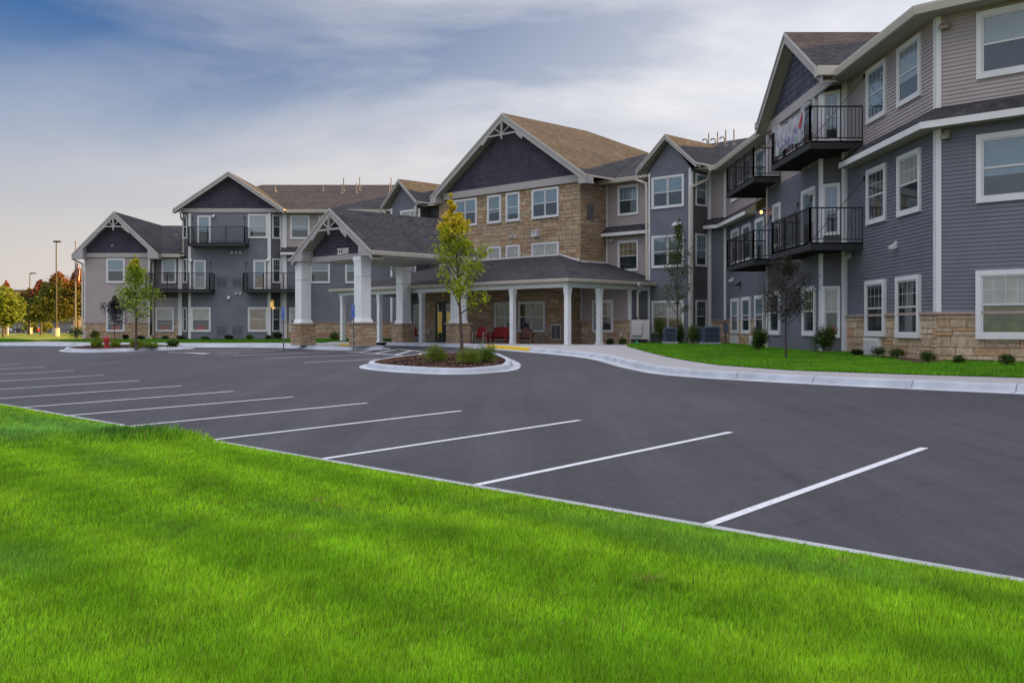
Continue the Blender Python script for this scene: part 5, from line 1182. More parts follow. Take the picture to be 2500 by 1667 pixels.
# ================================================================== PLANTS
BARK = mat('grey_brown_bark', (0.085, 0.065, 0.055), 0.9, 0.3, 12, bump=0.6, bscale=40)
BARKD = mat('dark_red_brown_bark', (0.06, 0.035, 0.035), 0.9, 0.25, 12, bump=0.5, bscale=40)
LEAF = attr_mat('leaf', 0.6, 0.25, transl=0.35)
def leaf_obj(name, C, size, cols, parent=None, aspect=0.6, seed=0, up=0.35, mat_=None, origin=(0, 0, 0)):
    """C: (n,3) leaf centres; every leaf a folded diamond of its own size, direction and tint"""
    r = np.random.default_rng(seed); n = len(C); C = np.asarray(C)-np.asarray(origin)
    d = r.normal(size=(n, 3)); d[:, 2] = d[:, 2]*0.6-0.15; d /= np.linalg.norm(d, axis=1)[:, None]
    q = r.normal(size=(n, 3)); q[:, 2] += up*2; s = np.cross(d, q); s /= np.linalg.norm(s, axis=1)[:, None]+1e-9
    nn = np.cross(s, d); L0 = size*r.uniform(0.6, 1.35, n)[:, None]; W0 = L0*aspect*0.5
    p0 = C-d*L0/2; p1 = C+s*W0+nn*W0*0.35; p2 = C+d*L0/2; p3 = C-s*W0+nn*W0*0.35
    V = np.stack([p0, p1, p2, p3], 1).reshape(-1, 3); idx = np.arange(n*4, dtype=np.int32)
    me = bpy.data.meshes.new(name); me.vertices.add(n*4); me.vertices.foreach_set('co', V.ravel().astype(np.float32)); me.loops.add(n*4); me.loops.foreach_set('vertex_index', idx)
    me.polygons.add(n); me.polygons.foreach_set('loop_start', np.arange(0, n*4, 4, dtype=np.int32)); me.update(calc_edges=True)
    a = me.color_attributes.new('tint', 'FLOAT_COLOR', 'POINT'); cc = np.repeat(np.concatenate([cols, np.ones((n, 1))], 1), 4, axis=0); a.data.foreach_set('color', cc.ravel().astype(np.float32))
    me.materials.append(mat_ or LEAF); o = bpy.data.objects.new(name, me); COL.objects.link(o)
    if parent: o.parent = parent
    return o
def mixcol(r, n, c1, c2, jit=0.25):
    t = r.uniform(0, 1, n)[:, None]; c = np.array(c1)*(1-t)+np.array(c2)*t; return c*r.uniform(1-jit, 1+jit, n)[:, None]
def tree(name, label, base, h, prof, nleaf, size, colf, tr=0.05, seed=1, limbs=16, first=0.3, group=None, bark=BARK, rise=0.7, cat='tree', tuft=0.16, lean=(0, 0), twigs=3, keep=1.0):
    """prof: list of (height fraction, crown radius); limbs leave the trunk and carry twigs, leaves sit in tufts at the twigs"""
    r = np.random.default_rng(seed); base = Vector(base); root = empty(name, base, label, cat, group)
    mb = MB(); hs = np.linspace(0, 1, 9); ph = r.uniform(0, 6)
    tp = [Vector((lean[0]*t+0.015*h*math.sin(ph+3*t)*t, lean[1]*t+0.012*h*math.cos(ph+4*t)*t, h*0.97*t)) for t in hs]
    mb.tube(tp, [tr*(1.25 if i == 0 else 1)*(1-0.88*t) for i, t in enumerate(hs)], bark, 8)
    pr = lambda t: float(np.interp(t, [p[0] for p in prof], [p[1] for p in prof]))
    cent = []
    for k in range(limbs):
        t = first + (0.96-first)*((k+r.uniform(0, .8))/limbs); a = k*2.4+r.uniform(-.5, .5); R_l = pr(min(1, t+0.10))*r.uniform(0.65, 1.08)
        i = min(7, int(t*8)); s = tp[i].lerp(tp[i+1], t*8-i); dz = R_l*rise*r.uniform(0.6, 1.3)
        e = s+Vector((math.cos(a)*R_l, math.sin(a)*R_l, min(dz, h-s.z-0.02 if h-s.z > 0.1 else 0.05))); m_ = s.lerp(e, 0.5)+Vector((0, 0, -0.06*R_l)); rr = tr*(1-t)*0.45+0.006
        mb.tube([s, m_, e], [rr, rr*0.65, rr*0.3], bark, 5, cap=False)
        cent += [(m_, 0.8), (e, 1.0), (s.lerp(e, 0.75), 1.0)]
        for j in range(twigs):
            b = s.lerp(e, r.uniform(0.35, 0.95)); v = Vector(r.normal(size=3)); v.z = abs(v.z)*0.7; v.normalize(); q = b+v*R_l*r.uniform(0.22, 0.5)
            mb.tube([b, q], [rr*0.35, rr*0.15], bark, 4, cap=False); cent += [(q, 1.0), (b.lerp(q, 0.5), 0.7)]
    cent.append((tp[-1], 1.0)); cent.append((tp[-2], 0.8)); mb.build('trunk', root)
    cent = [c for c in cent if r.uniform() < keep]
    w = np.array([c[1] for c in cent]); w = w/w.sum(); ci = r.choice(len(cent), nleaf, p=w); P = np.array([tuple(c[0]) for c in cent])[ci]
    sg = tuft*np.array([max(0.10*h*0.25, pr(min(1, max(0, c[0].z/h)))) for c in cent])[ci][:, None]; P = P+r.normal(size=P.shape)*sg
    P[:, 2] = np.clip(P[:, 2], first*h*0.75, h*1.03)
    leaf_obj('crown', P, size, colf(P[:, 2]/h, r, nleaf, P), root, seed=seed+5)
    return root
def shrub(label, base, w, h, c1, c2, n=900, size=0.05, seed=1, group=None, name='shrub', spiky=False, cat='shrub'):
    r = np.random.default_rng(seed); base = Vector(base); root = empty(name, base, label, cat, group); mb = MB()
    for k in range(9):
        a = k*0.7+r.uniform(-.3, .3); q = Vector((math.cos(a)*w*0.3*r.uniform(.3, 1), math.sin(a)*w*0.3*r.uniform(.3, 1), h*r.uniform(0.5, 0.9))); mb.tube([(0, 0, -0.05), q*0.5+Vector((0, 0, 0.04)), q], [0.012, 0.008, 0.004], BARK, 4, cap=False)
    mb.build('stem', root)
    nl = 26; L_ = []
    for k in range(nl):
        a = r.uniform(0, 6.283); rad = math.sqrt(r.uniform(0, 1))*w*0.40; z = h*(0.25+0.6*r.uniform()*math.sqrt(max(0.05, 1-(rad/(w*0.5))**2))); L_.append((math.cos(a)*rad, math.sin(a)*rad, z))
    L_ = np.array(L_); P = L_[r.integers(0, nl, n)]+r.normal(size=(n, 3))*np.array([w*0.11, w*0.11, h*(0.15 if not spiky else 0.2)]); P[:, 2] = np.clip(P[:, 2], 0.0, h*1.1)
    leaf_obj('foliage', P, size, mixcol(r, n, c1, c2, 0.35), root, aspect=0.5 if not spiky else 0.22, seed=seed, up=0.2)
    return root
def gp(px, py, off=0.19): return lot(px, py, off)
def at(px, Y, z): return Vector((rat(px)*Y, Y, z))
# --- trees near by
yg = lambda lo, hi, ylo, yhi, y0=0.62: (lambda t, r, n, P: (lambda k: mixcol(r, n, lo, hi)*(1-k)+mixcol(r, n, ylo, yhi)*k)(np.clip((t-y0)/0.12+r.normal(size=n)*0.35, 0, 1)[:, None]))
b = gp(1129, 879, 0.24)
tree('young_tree', 'slender young tree with yellow top leaves on the middle kerbed island', b, (879-464)*b.y/F, [(0.2, .1), (.28, .62), (.38, .95), (.5, .85), (.62, .85), (.72, .66), (.85, .36), (1, .1)], 4700, 0.098,
     yg((0.20, 0.29, 0.012), (0.40, 0.46, 0.02), (0.55, 0.44, 0.02), (0.75, 0.58, 0.03), 0.70), tr=0.055, seed=11, limbs=26, first=0.27, lean=(-0.32, 0), rise=1.15, tuft=0.13, twigs=4, keep=0.8)
b = gp(332, 855, 0.24)
tree('young_tree', 'light green young tree with a yellow tip on the far left island', b, (850-613)*b.y/F, [(.25, .2), (.33, .7), (.45, .88), (.6, .76), (.75, .55), (.9, .3), (1, .1)], 3600, 0.115,
     yg((0.18, 0.28, 0.02), (0.32, 0.42, 0.04), (0.55, 0.48, 0.02), (0.7, 0.58, 0.03), 0.84), tr=0.06, seed=12, limbs=22, first=0.3, rise=1.0, tuft=0.2)
b = Vector((rat(280)*66.0, 66.0, -0.15))
dk = lambda t, r, n, P: mixcol(r, n, (0.020, 0.014, 0.018), (0.055, 0.035, 0.045), 0.3)
tree('young_tree', 'small dark purple tree against the left wing window', b, (831-716)*66/F, [(.3, .3), (.4, .6), (.6, .72), (.8, .45), (1, .12)], 3200, 0.10, dk, tr=0.035, seed=13, limbs=18, first=0.34, rise=1.1, bark=BARKD, tuft=0.22)
Yd = 29.2; b = at(1919, Yd, EYE-(879-HZ)*Yd/F)
tree('young_tree', 'dark leaved young tree standing in the lawn before the balconies', b, (879-618)*Yd/F, [(.28, .35), (.4, .62), (.6, .80), (.8, .66), (.93, .35), (1, .1)], 9000, 0.05,
     lambda t, r, n, P: mixcol(r, n, (0.032, 0.032, 0.022), (0.085, 0.075, 0.06), 0.3), tr=0.028, seed=14, limbs=24, first=0.32, rise=0.85, bark=BARKD, tuft=0.17)
Yd = 48.6; b = at(1655, Yd, EYE-(842-HZ)*Yd/F)
tree('young_tree', 'thin sparse green tree in front of the blue bay', b, (842-528)*Yd/F, [(.2, .3), (.35, .75), (.5, .82), (.7, .7), (.85, .5), (1, .12)], 3000, 0.09,
     lambda t, r, n, P: mixcol(r, n, (0.055, 0.09, 0.015), (0.12, 0.15, 0.03), 0.3), tr=0.045, seed=15, limbs=24, first=0.2, rise=1.2, tuft=0.2)
# --- autumn trees far left
def far_tree(px, py, top, w, label, lo, hi, ylo, yhi, y0, seed, n=5200, Y=None):
    Yd = Y or 148.0; z = EYE-(py-HZ)*Yd/F; H = (py-top)*Yd/F; rw = w/2*Yd/F*1.08
    tree('autumn_tree', label, (rat(px)*Yd, Yd, z), H, [(.2, rw*.7), (.30, rw*.98), (.45, rw), (.65, rw*.9), (.82, rw*.62), (.95, rw*.3), (1, rw*.1)], int(n*1.5), 0.40, yg(lo, hi, ylo, yhi, y0), tr=0.16, seed=seed, limbs=30, first=0.25, rise=0.65, group='autumn trees beyond the left wing', tuft=0.22, twigs=4)
GRN, GRN2, ORG_, RED_, YEL_ = (0.07, 0.10, 0.014), (0.19, 0.20, 0.025), (0.27, 0.125, 0.03), (0.15, 0.045, 0.03), (0.45, 0.36, 0.02)
far_tree(8, 828, 697, 76, 'yellow green autumn tree at the left edge of the photo', (0.14, 0.19, 0.02), (0.17, 0.22, 0.03), (0.16, 0.21, 0.03), (0.22, 0.25, 0.03), 0.8, 51, 6500, 118)
far_tree(14, 818, 684, 40, 'red tipped tree rising behind the yellow green one', GRN, ORG_, RED_, (0.30, 0.05, 0.03), 0.6, 52, 4000, 175)
far_tree(70, 817, 706, 70, 'low green and orange tree left of the maroon one', GRN, GRN2, (0.20, 0.14, 0.02), ORG_, 0.8, 53, 6000, 160)
far_tree(100, 818, 681, 52, 'maroon topped tree between two greener trees', GRN, (0.11, 0.10, 0.02), (0.10, 0.02, 0.02), (0.17, 0.04, 0.03), 0.62, 54, 5000, 152)
far_tree(140, 819, 663, 76, 'large green tree with a rust red top behind the tall lamp pole', GRN, GRN2, RED_, ORG_, 0.78, 55, 8500, 145)
far_tree(190, 820, 654, 74, 'orange and green tree beside the flagpole', (0.06, 0.08, 0.012), (0.22, 0.16, 0.02), ORG_, (0.30, 0.07, 0.02), 0.7, 56, 8000, 140)
far_tree(226, 818, 668, 60, 'orange tree half hidden by the left wing', GRN2, ORG_, ORG_, RED_, 0.7, 57, 4000, 160)
for i, (px, top, w) in enumerate(((66, 784, 30), (78, 780, 26), (112, 785, 24), (120, 788, 20))): 
    Yd = 215; shrub(('yellow green bush near the parked red car', 'taller yellow green bush near the parked red car', 'yellow green bush right of the parked red car', 'low yellow bush left of the dark parked car')[i], at(px, Yd, -0.3), w*Yd/F, (812-top)*Yd/F, (0.18, 0.20, 0.02), (0.36, 0.34, 0.04), n=900, size=0.4, seed=60+i, group='bushes by the far car park')
# distant mass of woods
r_ = np.random.default_rng(5); nW = 26000
wx = r_.uniform(-330, 30, nW); wy_ = r_.uniform(385, 400, nW); top = 6.5+2.2*np.sin(wx*0.09)+1.6*np.sin(wx*0.31+1)+r_.normal(size=nW)*0.5; wz = r_.uniform(0, 1, nW)**0.7*top-0.5
wo_ = leaf_obj('far_wood', np.stack([wx, wy_, wz], 1), 1.4, mixcol(r_, nW, (0.04, 0.055, 0.015), (0.14, 0.11, 0.03), 0.3), seed=6, aspect=0.8); tag(wo_, 'distant band of woods along the horizon', 'woods', kind='stuff')
# --- shrubs
SG = [(0.035, 0.075, 0.012), (0.085, 0.15, 0.02)]; SY = [(0.10, 0.16, 0.012), (0.22, 0.28, 0.025)]; SD = [(0.02, 0.03, 0.012), (0.045, 0.055, 0.02)]
def sh(px0, px1, pyt, pyb, label, c, Y=None, n=900, size=0.05, seed=1, group=None, **k):
    if Y is None: p = gp((px0+px1)/2, pyb, 0.16); Y = p.y; z = p.z
    else: z = EYE-(pyb-HZ)*Y/F; p = at((px0+px1)/2, Y, z)
    shrub(label, p, (px1-px0)*Y/F, (pyb-pyt)*Y/F, *c, n=n, size=size, seed=seed, group=group, **k)
sh(1024, 1092, 845, 886, 'feathery green shrub on the left of the middle island', SY, n=2600, size=0.075, seed=71, spiky=True)
sh(1112, 1175, 850, 889, 'feathery green shrub at the foot of the yellow topped tree', SY, n=2400, size=0.075, seed=72, spiky=True)
sh(1160, 1212, 842, 885, 'tall feathery shrub at the right end of the middle island', [(0.05, 0.12, 0.015), (0.16, 0.26, 0.03)], n=2200, size=0.075, seed=73, spiky=True)
for i, (a, b_, t, bb, lab) in enumerate(((224, 248, 829, 849, 'leafy shrub just left of the red hydrant'), (268, 292, 835, 849, 'low shrub just right of the red hydrant'), (318, 350, 830, 849, 'shrub around the foot of the light green tree'), (352, 385, 837, 848, 'low shrub right of the light green tree'), (408, 436, 828, 847, 'shrub at the right end of the far left island'))):
    sh(a, b_, t, bb, lab, SY if i != 4 else SG, n=1100, size=0.11, seed=80+i, group='shrubs on the far left island')
YW = 67.6
for i, (a, b_, t, bb, lab, c, Yq) in enumerate(((168, 206, 797, 826, 'big green bush at the left corner of the building', SG, 66.5), (222, 245, 807, 827, 'rounded green bush left of the wing window', SG, YW), (301, 313, 816, 827, 'tiny dark bush by the purple tree', SD, YW), (336, 354, 819, 827, 'low dark mound left of the white downspout', SD, YW), (394, 412, 820, 828, 'low dark mound under the red lit window', SD, YW), (433, 450, 819, 828, 'reddish dark mound beside the corner board', SD, YW),
        (493, 509, 821, 828, 'low green mound left of the wall grilles', SG, 66.6), (550, 568, 818, 828, 'brownish mound below the wall grilles', SD, 66.6), (600, 617, 818, 828, 'low green mound under the far block window', SG, 66.6), (648, 662, 818, 828, 'dark mound at the block corner board', SD, 66.6), (668, 690, 811, 828, 'dark bush in the corner beside the block', SD, 67.2), (712, 728, 808, 829, 'green bush left of the first stone pier', SG, 66.0), (803, 832, 808, 831, 'green bush seen between the canopy piers', SG, 63.0))):
    sh(a, b_, t, bb, lab, c, Y=Yq, n=700, size=0.10, seed=90+i, group='foundation shrubs of the left wing')
for i, (a, b_, t, bb, lab, c, Yq) in enumerate(((1481, 1497, 828, 841, 'small dark bush by the porch end wall', SD, 49.0), (1512, 1530, 826, 840, 'small green bush below the outlet cover', SG, 48.8),
        (1592, 1630, 770, 838, 'tall loose bush left of the first air conditioner', SG, 49.3), (1652, 1672, 785, 838, 'green bush right of the thin tree', SG, 48.6), (1675, 1708, 795, 839, 'light green bush left of the large air conditioner', [(0.06, 0.11, 0.015), (0.13, 0.2, 0.03)], 47.6))):
    sh(a, b_, t, bb, lab, c, Y=Yq, n=1500, size=0.075, seed=110+i, group='shrubs around the air conditioners')
for i, (a, b_, t, bb, lab, c, Yq) in enumerate(((1832, 1876, 800, 852, 'bushy shrub with reddish tips below the far balcony', SG, 36.5), (1984, 2036, 793, 857, 'large round shrub below the near balcony', SG, 31.4))):
    sh(a, b_, t, bb, lab, c, Y=Yq, n=3400, size=0.06, seed=120+i, group='large shrubs below the balconies')
for i, (a, b_, t, bb, lab, Yq) in enumerate(((2121, 2166, 848, 869, 'low spreading yew under the white service panel', 28.3), (2171, 2210, 850, 872, 'low spreading yew second along the stone base', 26.7), (2243, 2284, 857, 881, 'low spreading yew at the stone corner', 25.0), (2326, 2356, 869, 886, 'smallest yew on the stone facade', 24.1), (2441, 2476, 866, 888, 'low yew farthest to the right', 22.9), (2078, 2106, 853, 865, 'flat dark plant left of the service panel', 29.4))):
    sh(a, b_, t, bb, lab, [(0.03, 0.06, 0.012), (0.075, 0.13, 0.02)] if i < 5 else SD, Y=Yq, n=1700, size=0.05, seed=130+i, group='low yews along the near stone base', spiky=True)

# ================================================================== GRASS
GB = attr_mat('grass_blade', 0.55, 0.25, transl=0.3)
def grass(name, X, Y, Zf, hgt, wid, cols, label, seed=3, bend=0.5):
    r = np.random.default_rng(seed); n = len(X); Z = Zf
    a = r.uniform(0, 2*math.pi, n); s = np.stack([np.cos(a), np.sin(a), np.zeros(n)], 1); b = r.uniform(0, 2*math.pi, n); ln = (r.uniform(0.1, 1, n)*bend)[:, None]*np.stack([np.cos(b), np.sin(b), np.zeros(n)], 1)+np.array([0.10, 0.06, 0])
    P = np.stack([X, Y, Z], 1); h = hgt[:, None]; w = wid[:, None]*0.5; u = np.array([0, 0, 1.0])
    v0 = P-s*w; v1 = P+s*w; m = P+u*h*0.55+ln*h*0.30; v2 = m+s*w*0.8; v3 = m-s*w*0.8; v4 = P+u*h*0.95+ln*h*0.95
    V = np.stack([v0, v1, v2, v3, v4], 1).reshape(-1, 3); base = (np.arange(n)*5)[:, None]
    loops = np.concatenate([base+np.array([[0, 1, 2, 3]]), base+np.array([[3, 2, 4]])], 1).ravel().astype(np.int32)
    ls = (np.arange(n)*7)[:, None]+np.array([[0, 4]]); me = bpy.data.meshes.new(name); me.vertices.add(n*5); me.vertices.foreach_set('co', V.ravel().astype(np.float32)); me.loops.add(n*7); me.loops.foreach_set('vertex_index', loops)
    me.polygons.add(n*2); me.polygons.foreach_set('loop_start', ls.ravel().astype(np.int32)); me.update(calc_edges=True)
    at_ = me.color_attributes.new('tint', 'FLOAT_COLOR', 'POINT'); at_.data.foreach_set('color', np.repeat(np.concatenate([cols, np.ones((n, 1))], 1), 5, axis=0).ravel().astype(np.float32))
    me.materials.append(GB); o = bpy.data.objects.new(name, me); COL.objects.link(o); tag(o, label, 'grass', kind='stuff'); return o
def vnoise(x, y, seed=0):
    """smooth value noise 0..1"""
    r = np.random.default_rng(seed); T = r.uniform(0, 1, (256, 256)); xi, yi = np.floor(x).astype(int), np.floor(y).astype(int); fx, fy = x-xi, y-yi; fx = fx*fx*(3-2*fx); fy = fy*fy*(3-2*fy)
    g = lambda i, j: T[(xi+i) % 256, (yi+j) % 256]
    return (g(0, 0)*(1-fx)+g(1, 0)*fx)*(1-fy)+(g(0, 1)*(1-fx)+g(1, 1)*fx)*fy
n0 = np.array([near0.x, near0.y]); edv = np.array([ed.x, ed.y]); env = np.array([en.x, en.y])
def nearz_np(X, Y):
    d = (np.stack([X, Y], 1)-n0)@env; return -0.92+0.0235*(X+Y)/S2+0.012+0.043*np.clip(d-0.1, 0, 1)+0.022*np.sin(X*1.3+Y*0.5)*np.clip(d, 0, 1)*0.8+0.02*np.sin(Y*1.9-X*0.7)*np.clip(d-0.3, 0, 1)
rg = np.random.default_rng(21); XS, YS, HS, WS = [], [], [], []
for y0, y1, dens, hh, ww in ((2.6, 5.0, 13000, 0.056, 0.0036), (5.0, 8.0, 7600, 0.058, 0.0050), (8.0, 13.0, 3400, 0.062, 0.008), (13.0, 22.0, 900, 0.07, 0.018), (22.0, 40.0, 260, 0.075, 0.035)):
    xa, xb = -0.56*y1-2, 0.56*y1+2; area = (xb-xa)*(y1-y0); m = int(area*dens); X = rg.uniform(xa, xb, m); Y = rg.uniform(y0, y1, m)
    d = (np.stack([X, Y], 1)-n0)@env; k = (d > 0.115) & (np.abs(X) < 0.56*Y+2.0); X, Y = X[k], Y[k]
    XS.append(X); YS.append(Y); HS.append(np.full(len(X), hh)); WS.append(np.full(len(X), ww))
X, Y, H_, W_2 = map(np.concatenate, (XS, YS, HS, WS)); n = len(X); d = (np.stack([X, Y], 1)-n0)@env
# mower passes run along the lot; clumps and thin places
lane = 0.5+0.5*np.sin((d+0.25*vnoise(X*0.7, Y*0.7, 3))*2*math.pi/1.15); big = vnoise(X*0.55+9, Y*0.55+4, 4); sm = vnoise(X*2.6, Y*2.6, 5); fine = vnoise(X*11, Y*11, 6)
H_ = H_*(0.55+0.25*big+0.35*fine)*rg.uniform(0.7, 1.25, n)*np.clip(0.78+0.22*(d-0.12)/0.6, 0.7, 1)
pt = lot(330, 1072, 0.0); q = np.exp(-((X-pt.x)**2/0.9+(Y-pt.y)**2/0.35)); H_ = H_*(1+1.7*q)
pt2 = lot(480, 1078, 0.0); q2 = np.exp(-((X-pt2.x)**2/0.5+(Y-pt2.y)**2/0.4)); H_ = H_*(1+1.3*q2)
cG = np.array((0.25, 0.54, 0.014)); cY = np.array((0.37, 0.64, 0.024)); cD = np.array((0.16, 0.36, 0.012)); cB = np.array((0.22, 0.50, 0.10)); cS = np.array((0.55, 0.46, 0.14))
tY = np.clip((0.42*lane+0.5*sm+0.35*big+0.25*fine-0.55)*1.5, 0, 1)[:, None]; c = cG*(1-tY)+cY*tY
tD = np.clip((vnoise(X*2.3+30, Y*2.3, 7)-0.62)*1.4+(0.42-lane)*0.35+(0.5-vnoise(X*5+3, Y*5, 17))*0.5, 0, 0.5)[:, None]; c = c*(1-tD)+cD*tD
bl = np.clip((vnoise(X*0.45+3, Y*0.6+70, 8)-0.50)*2.2+(0.5-lane)*0.4, 0, 0.75)[:, None]; c = c*(1-bl)+cB*bl  # bluish sheen along the mown lanes, painted into the blade tint
c = c*(1-0.85*q[:, None])+np.array((0.06, 0.20, 0.03))*0.85*q[:, None]
st = (rg.uniform(0, 1, n) < 0.012)
for sx, sy in ((775, 1227), (822, 1242), (712, 1329), (1585, 1407), (2060, 1364)):
    p = lot(sx, sy, 0.05); dd = np.exp(-((X-p.x)**2+(Y-p.y)**2)/0.005); st |= rg.uniform(0, 1, n) < dd*0.6
c[st] = cS*rg.uniform(0.6, 1.1, int(st.sum()))[:, None]; c = c*rg.uniform(0.52, 1.32, n)[:, None]*(0.80+0.28*vnoise(X*9+2, Y*5+7, 23))[:, None]*(0.93+0.20*lane+0.16*(vnoise(X*1.6+5, Y*1.6+5, 19)-0.5))[:, None]
grass('grass', X, Y, nearz_np(X, Y)-0.004, H_, W_2, c, 'thick bright green lawn grass in the foreground')
# lawn before the building: sampled from the lawn sheets
def sample_mesh(o, dens_fn, m, seed):
    me = o.data; me.calc_loop_triangles(); r = np.random.default_rng(seed); V = np.array([v.co[:] for v in me.vertices]); T = np.array([t.vertices[:] for t in me.loop_triangles])
    A = V[T[:, 0]]; B = V[T[:, 1]]; C_ = V[T[:, 2]]; ar = np.linalg.norm(np.cross(B-A, C_-A), axis=1)/2; cy = (A+B+C_)/3; w = ar*dens_fn(cy); w /= w.sum(); i = r.choice(len(T), m, p=w); u, v = r.uniform(0, 1, m), r.uniform(0, 1, m); k = u+v > 1; u[k], v[k] = 1-u[k], 1-v[k]
    return A[i]+(B[i]-A[i])*u[:, None]+(C_[i]-A[i])*v[:, None]
vis = lambda c: ((c[:, 0]/c[:, 1] < 0.56) & (c[:, 0]/c[:, 1] > -0.56))*1.0
P = sample_mesh(lawnR, lambda c: vis(c)/np.maximum(c[:, 1], 1)**1.3, 110000, 31); n = len(P); r = np.random.default_rng(33)
k = ~((P[:, 0] > 10.2) & (P[:, 1] < 30.5) & (P[:, 0]+P[:, 1] > 35.3) & (P[:, 0] > 10.15)); P = P[k]; n = len(P)
sm = vnoise(P[:, 0]*1.2, P[:, 1]*1.2, 9)[:, None]; c = (np.array((0.085, 0.27, 0.010))*(1-sm)+np.array((0.16, 0.40, 0.014))*sm)*r.uniform(0.75, 1.25, n)[:, None]
grass('grass', P[:, 0], P[:, 1], P[:, 2]-0.004, r.uniform(0.04, 0.075, n), 0.0011*P[:, 1], c, 'mown lawn grass between the walk and the near wing', 34)
P = sample_mesh(lawnL, lambda c: vis(c), 60000, 35); n = len(P); sm = vnoise(P[:, 0]*.6, P[:, 1]*.6, 10)[:, None]; c = (np.array((0.05, 0.18, 0.008))*(1-sm)+np.array((0.10, 0.27, 0.012))*sm)*r.uniform(0.75, 1.25, n)[:, None]
grass('grass', P[:, 0], P[:, 1], P[:, 2]-0.004, r.uniform(0.05, 0.09, n), np.full(n, 0.07), c, 'mown lawn grass before the far left wing', 36)
# bark chips on the islands and the bed
def chips(o, m, seed, lab):
    P = sample_mesh(o, lambda c: np.ones(len(c)), m, seed); r = np.random.default_rng(seed); P[:, 2] += 0.008
    q = leaf_obj('bark_chips', P, 0.055, mixcol(r, m, (0.045, 0.022, 0.016), (0.15, 0.085, 0.06), 0.4), seed=seed, aspect=0.5, mat_=CHIP); tag(q, lab, 'bark chips', kind='stuff')
CHIP = attr_mat('bark_chip', 0.9, 0.1)
chips(cI, 9000, 41, 'brown bark chips covering the middle island'); chips(cJ, 5000, 42, 'brown bark chips covering the far left island')

# ================================================================== SMALL THINGS
RED = mat('red_enamel_paint', (0.33, 0.012, 0.012), 0.4, 0.1, 6); REDC = mat('red_plastic', (0.30, 0.010, 0.014), 0.45, 0.1, 6); MAR = mat('maroon_wood_paint', (0.085, 0.012, 0.022), 0.5, 0.1, 6); WOODB = mat('brown_stained_wood', (0.16, 0.085, 0.035), 0.6, 0.2, 10); WHM = mat('white_tube_steel', (0.7, 0.7, 0.68), 0.4, 0.04, 5)
# hydrant
b = gp(260, 850.5, 0.2); HYD = empty('fire_hydrant', b, 'red fire hydrant on the kerb island at far left', 'hydrant')
mb = MB(); mb.lathe((0, 0, 0), [(0.16, 0), (0.16, 0.04), (0.11, 0.06), (0.11, 0.40), (0.14, 0.42), (0.14, 0.46), (0.12, 0.48)], RED, 16); mb.build('body', HYD, True)
mb = MB(); mb.lathe((0, 0, 0.48), [(0.125, 0), (0.11, 0.07), (0.06, 0.12), (0.03, 0.13), (0.03, 0.17)], RED, 14); mb.build('bonnet', HYD, True)
for a in (0, 2.1, 4.2):
    d_ = Vector((math.cos(a+3.9), math.sin(a+3.9), 0)); mb = MB(); mb.tube([d_*0.09+Z3*0.34, d_*0.19+Z3*0.34], 0.055, RED, 10); mb.tube([d_*0.19+Z3*0.34, d_*0.225+Z3*0.34], 0.03, RED, 6); mb.build('outlet_cap', HYD)
# accessible parking signs
BLU = mat('blue_sign_face', (0.015, 0.09, 0.42), 0.35, 0.04, 5); SWH = mat('white_sign_legend', (0.62, 0.66, 0.75), 0.4, 0.02, 5)
for px, top, bot, yb_, lab in ((692, 748.5, 779, 843.5, 'blue accessible parking sign on a thin post by the first stone pier'), (863, 743.5, 776, 845.5, 'blue accessible parking sign on a thin post by the second stone pier')):
    g = lot(px, yb_+3.0, 0.155); s = empty('parking_sign', g, lab, 'sign', 'accessible parking signs'); zt = EYE+(HZ-top)*g.y/F-g.z; zb = EYE+(HZ-bot)*g.y/F-g.z
    mb = MB(); mb.obox((0, 0, 0), UT, UN, (0, 0, 1), -0.028, 0.028, -0.02, 0.02, -0.15, zt-0.02, PIPE); mb.build('post', s)
    mb = MB(); mb.obox((0, 0, 0), UT, UN, (0, 0, 1), -0.15, 0.15, 0.022, 0.027, zb, zt, SWH); mb.obox((0, 0, 0), UT, UN, (0, 0, 1), -0.140, 0.140, 0.027, 0.029, zb+0.01, zt-0.01, BLU); pnl = mb.build('panel', s)
    mb = MB(); Q = lambda a, z: UT*a+UN*0.031+Z3*z; mb.tube([Q(-0.01, zt-0.055), Q(-0.01, zt-0.056)+UN*0.004], 0.02, SWH, 10)
    mb.beam(Q(-0.01, zt-0.075), Q(-0.005, zt-0.15), 0.004, 0.022, SWH, up=UN); mb.beam(Q(-0.005, zt-0.15), Q(0.05, zt-0.155), 0.004, 0.02, SWH, up=UN); mb.beam(Q(0.05, zt-0.155), Q(0.075, zt-0.20), 0.004, 0.018, SWH, up=UN); mb.beam(Q(-0.008, zt-0.10), Q(0.045, zt-0.105), 0.004, 0.014, SWH, up=UN)
    pts = [Q(-0.015+0.058*math.cos(a), zt-0.175+0.058*math.sin(a)) for a in [R(100+i*26) for i in range(11)]]
    for i in range(10): mb.beam(pts[i], pts[i+1], 0.004, 0.014, SWH, up=UN)
    for zz, w_ in ((0.27, 0.09), (0.32, 0.10), (0.37, 0.08), (0.42, 0.10), (0.50, 0.09), (0.55, 0.07)):
        if zt-zz > zb+0.03: mb.beam(Q(-w_, zt-zz), Q(w_, zt-zz), 0.004, 0.016, SWH, up=UN)
    mb.build('legend', pnl)
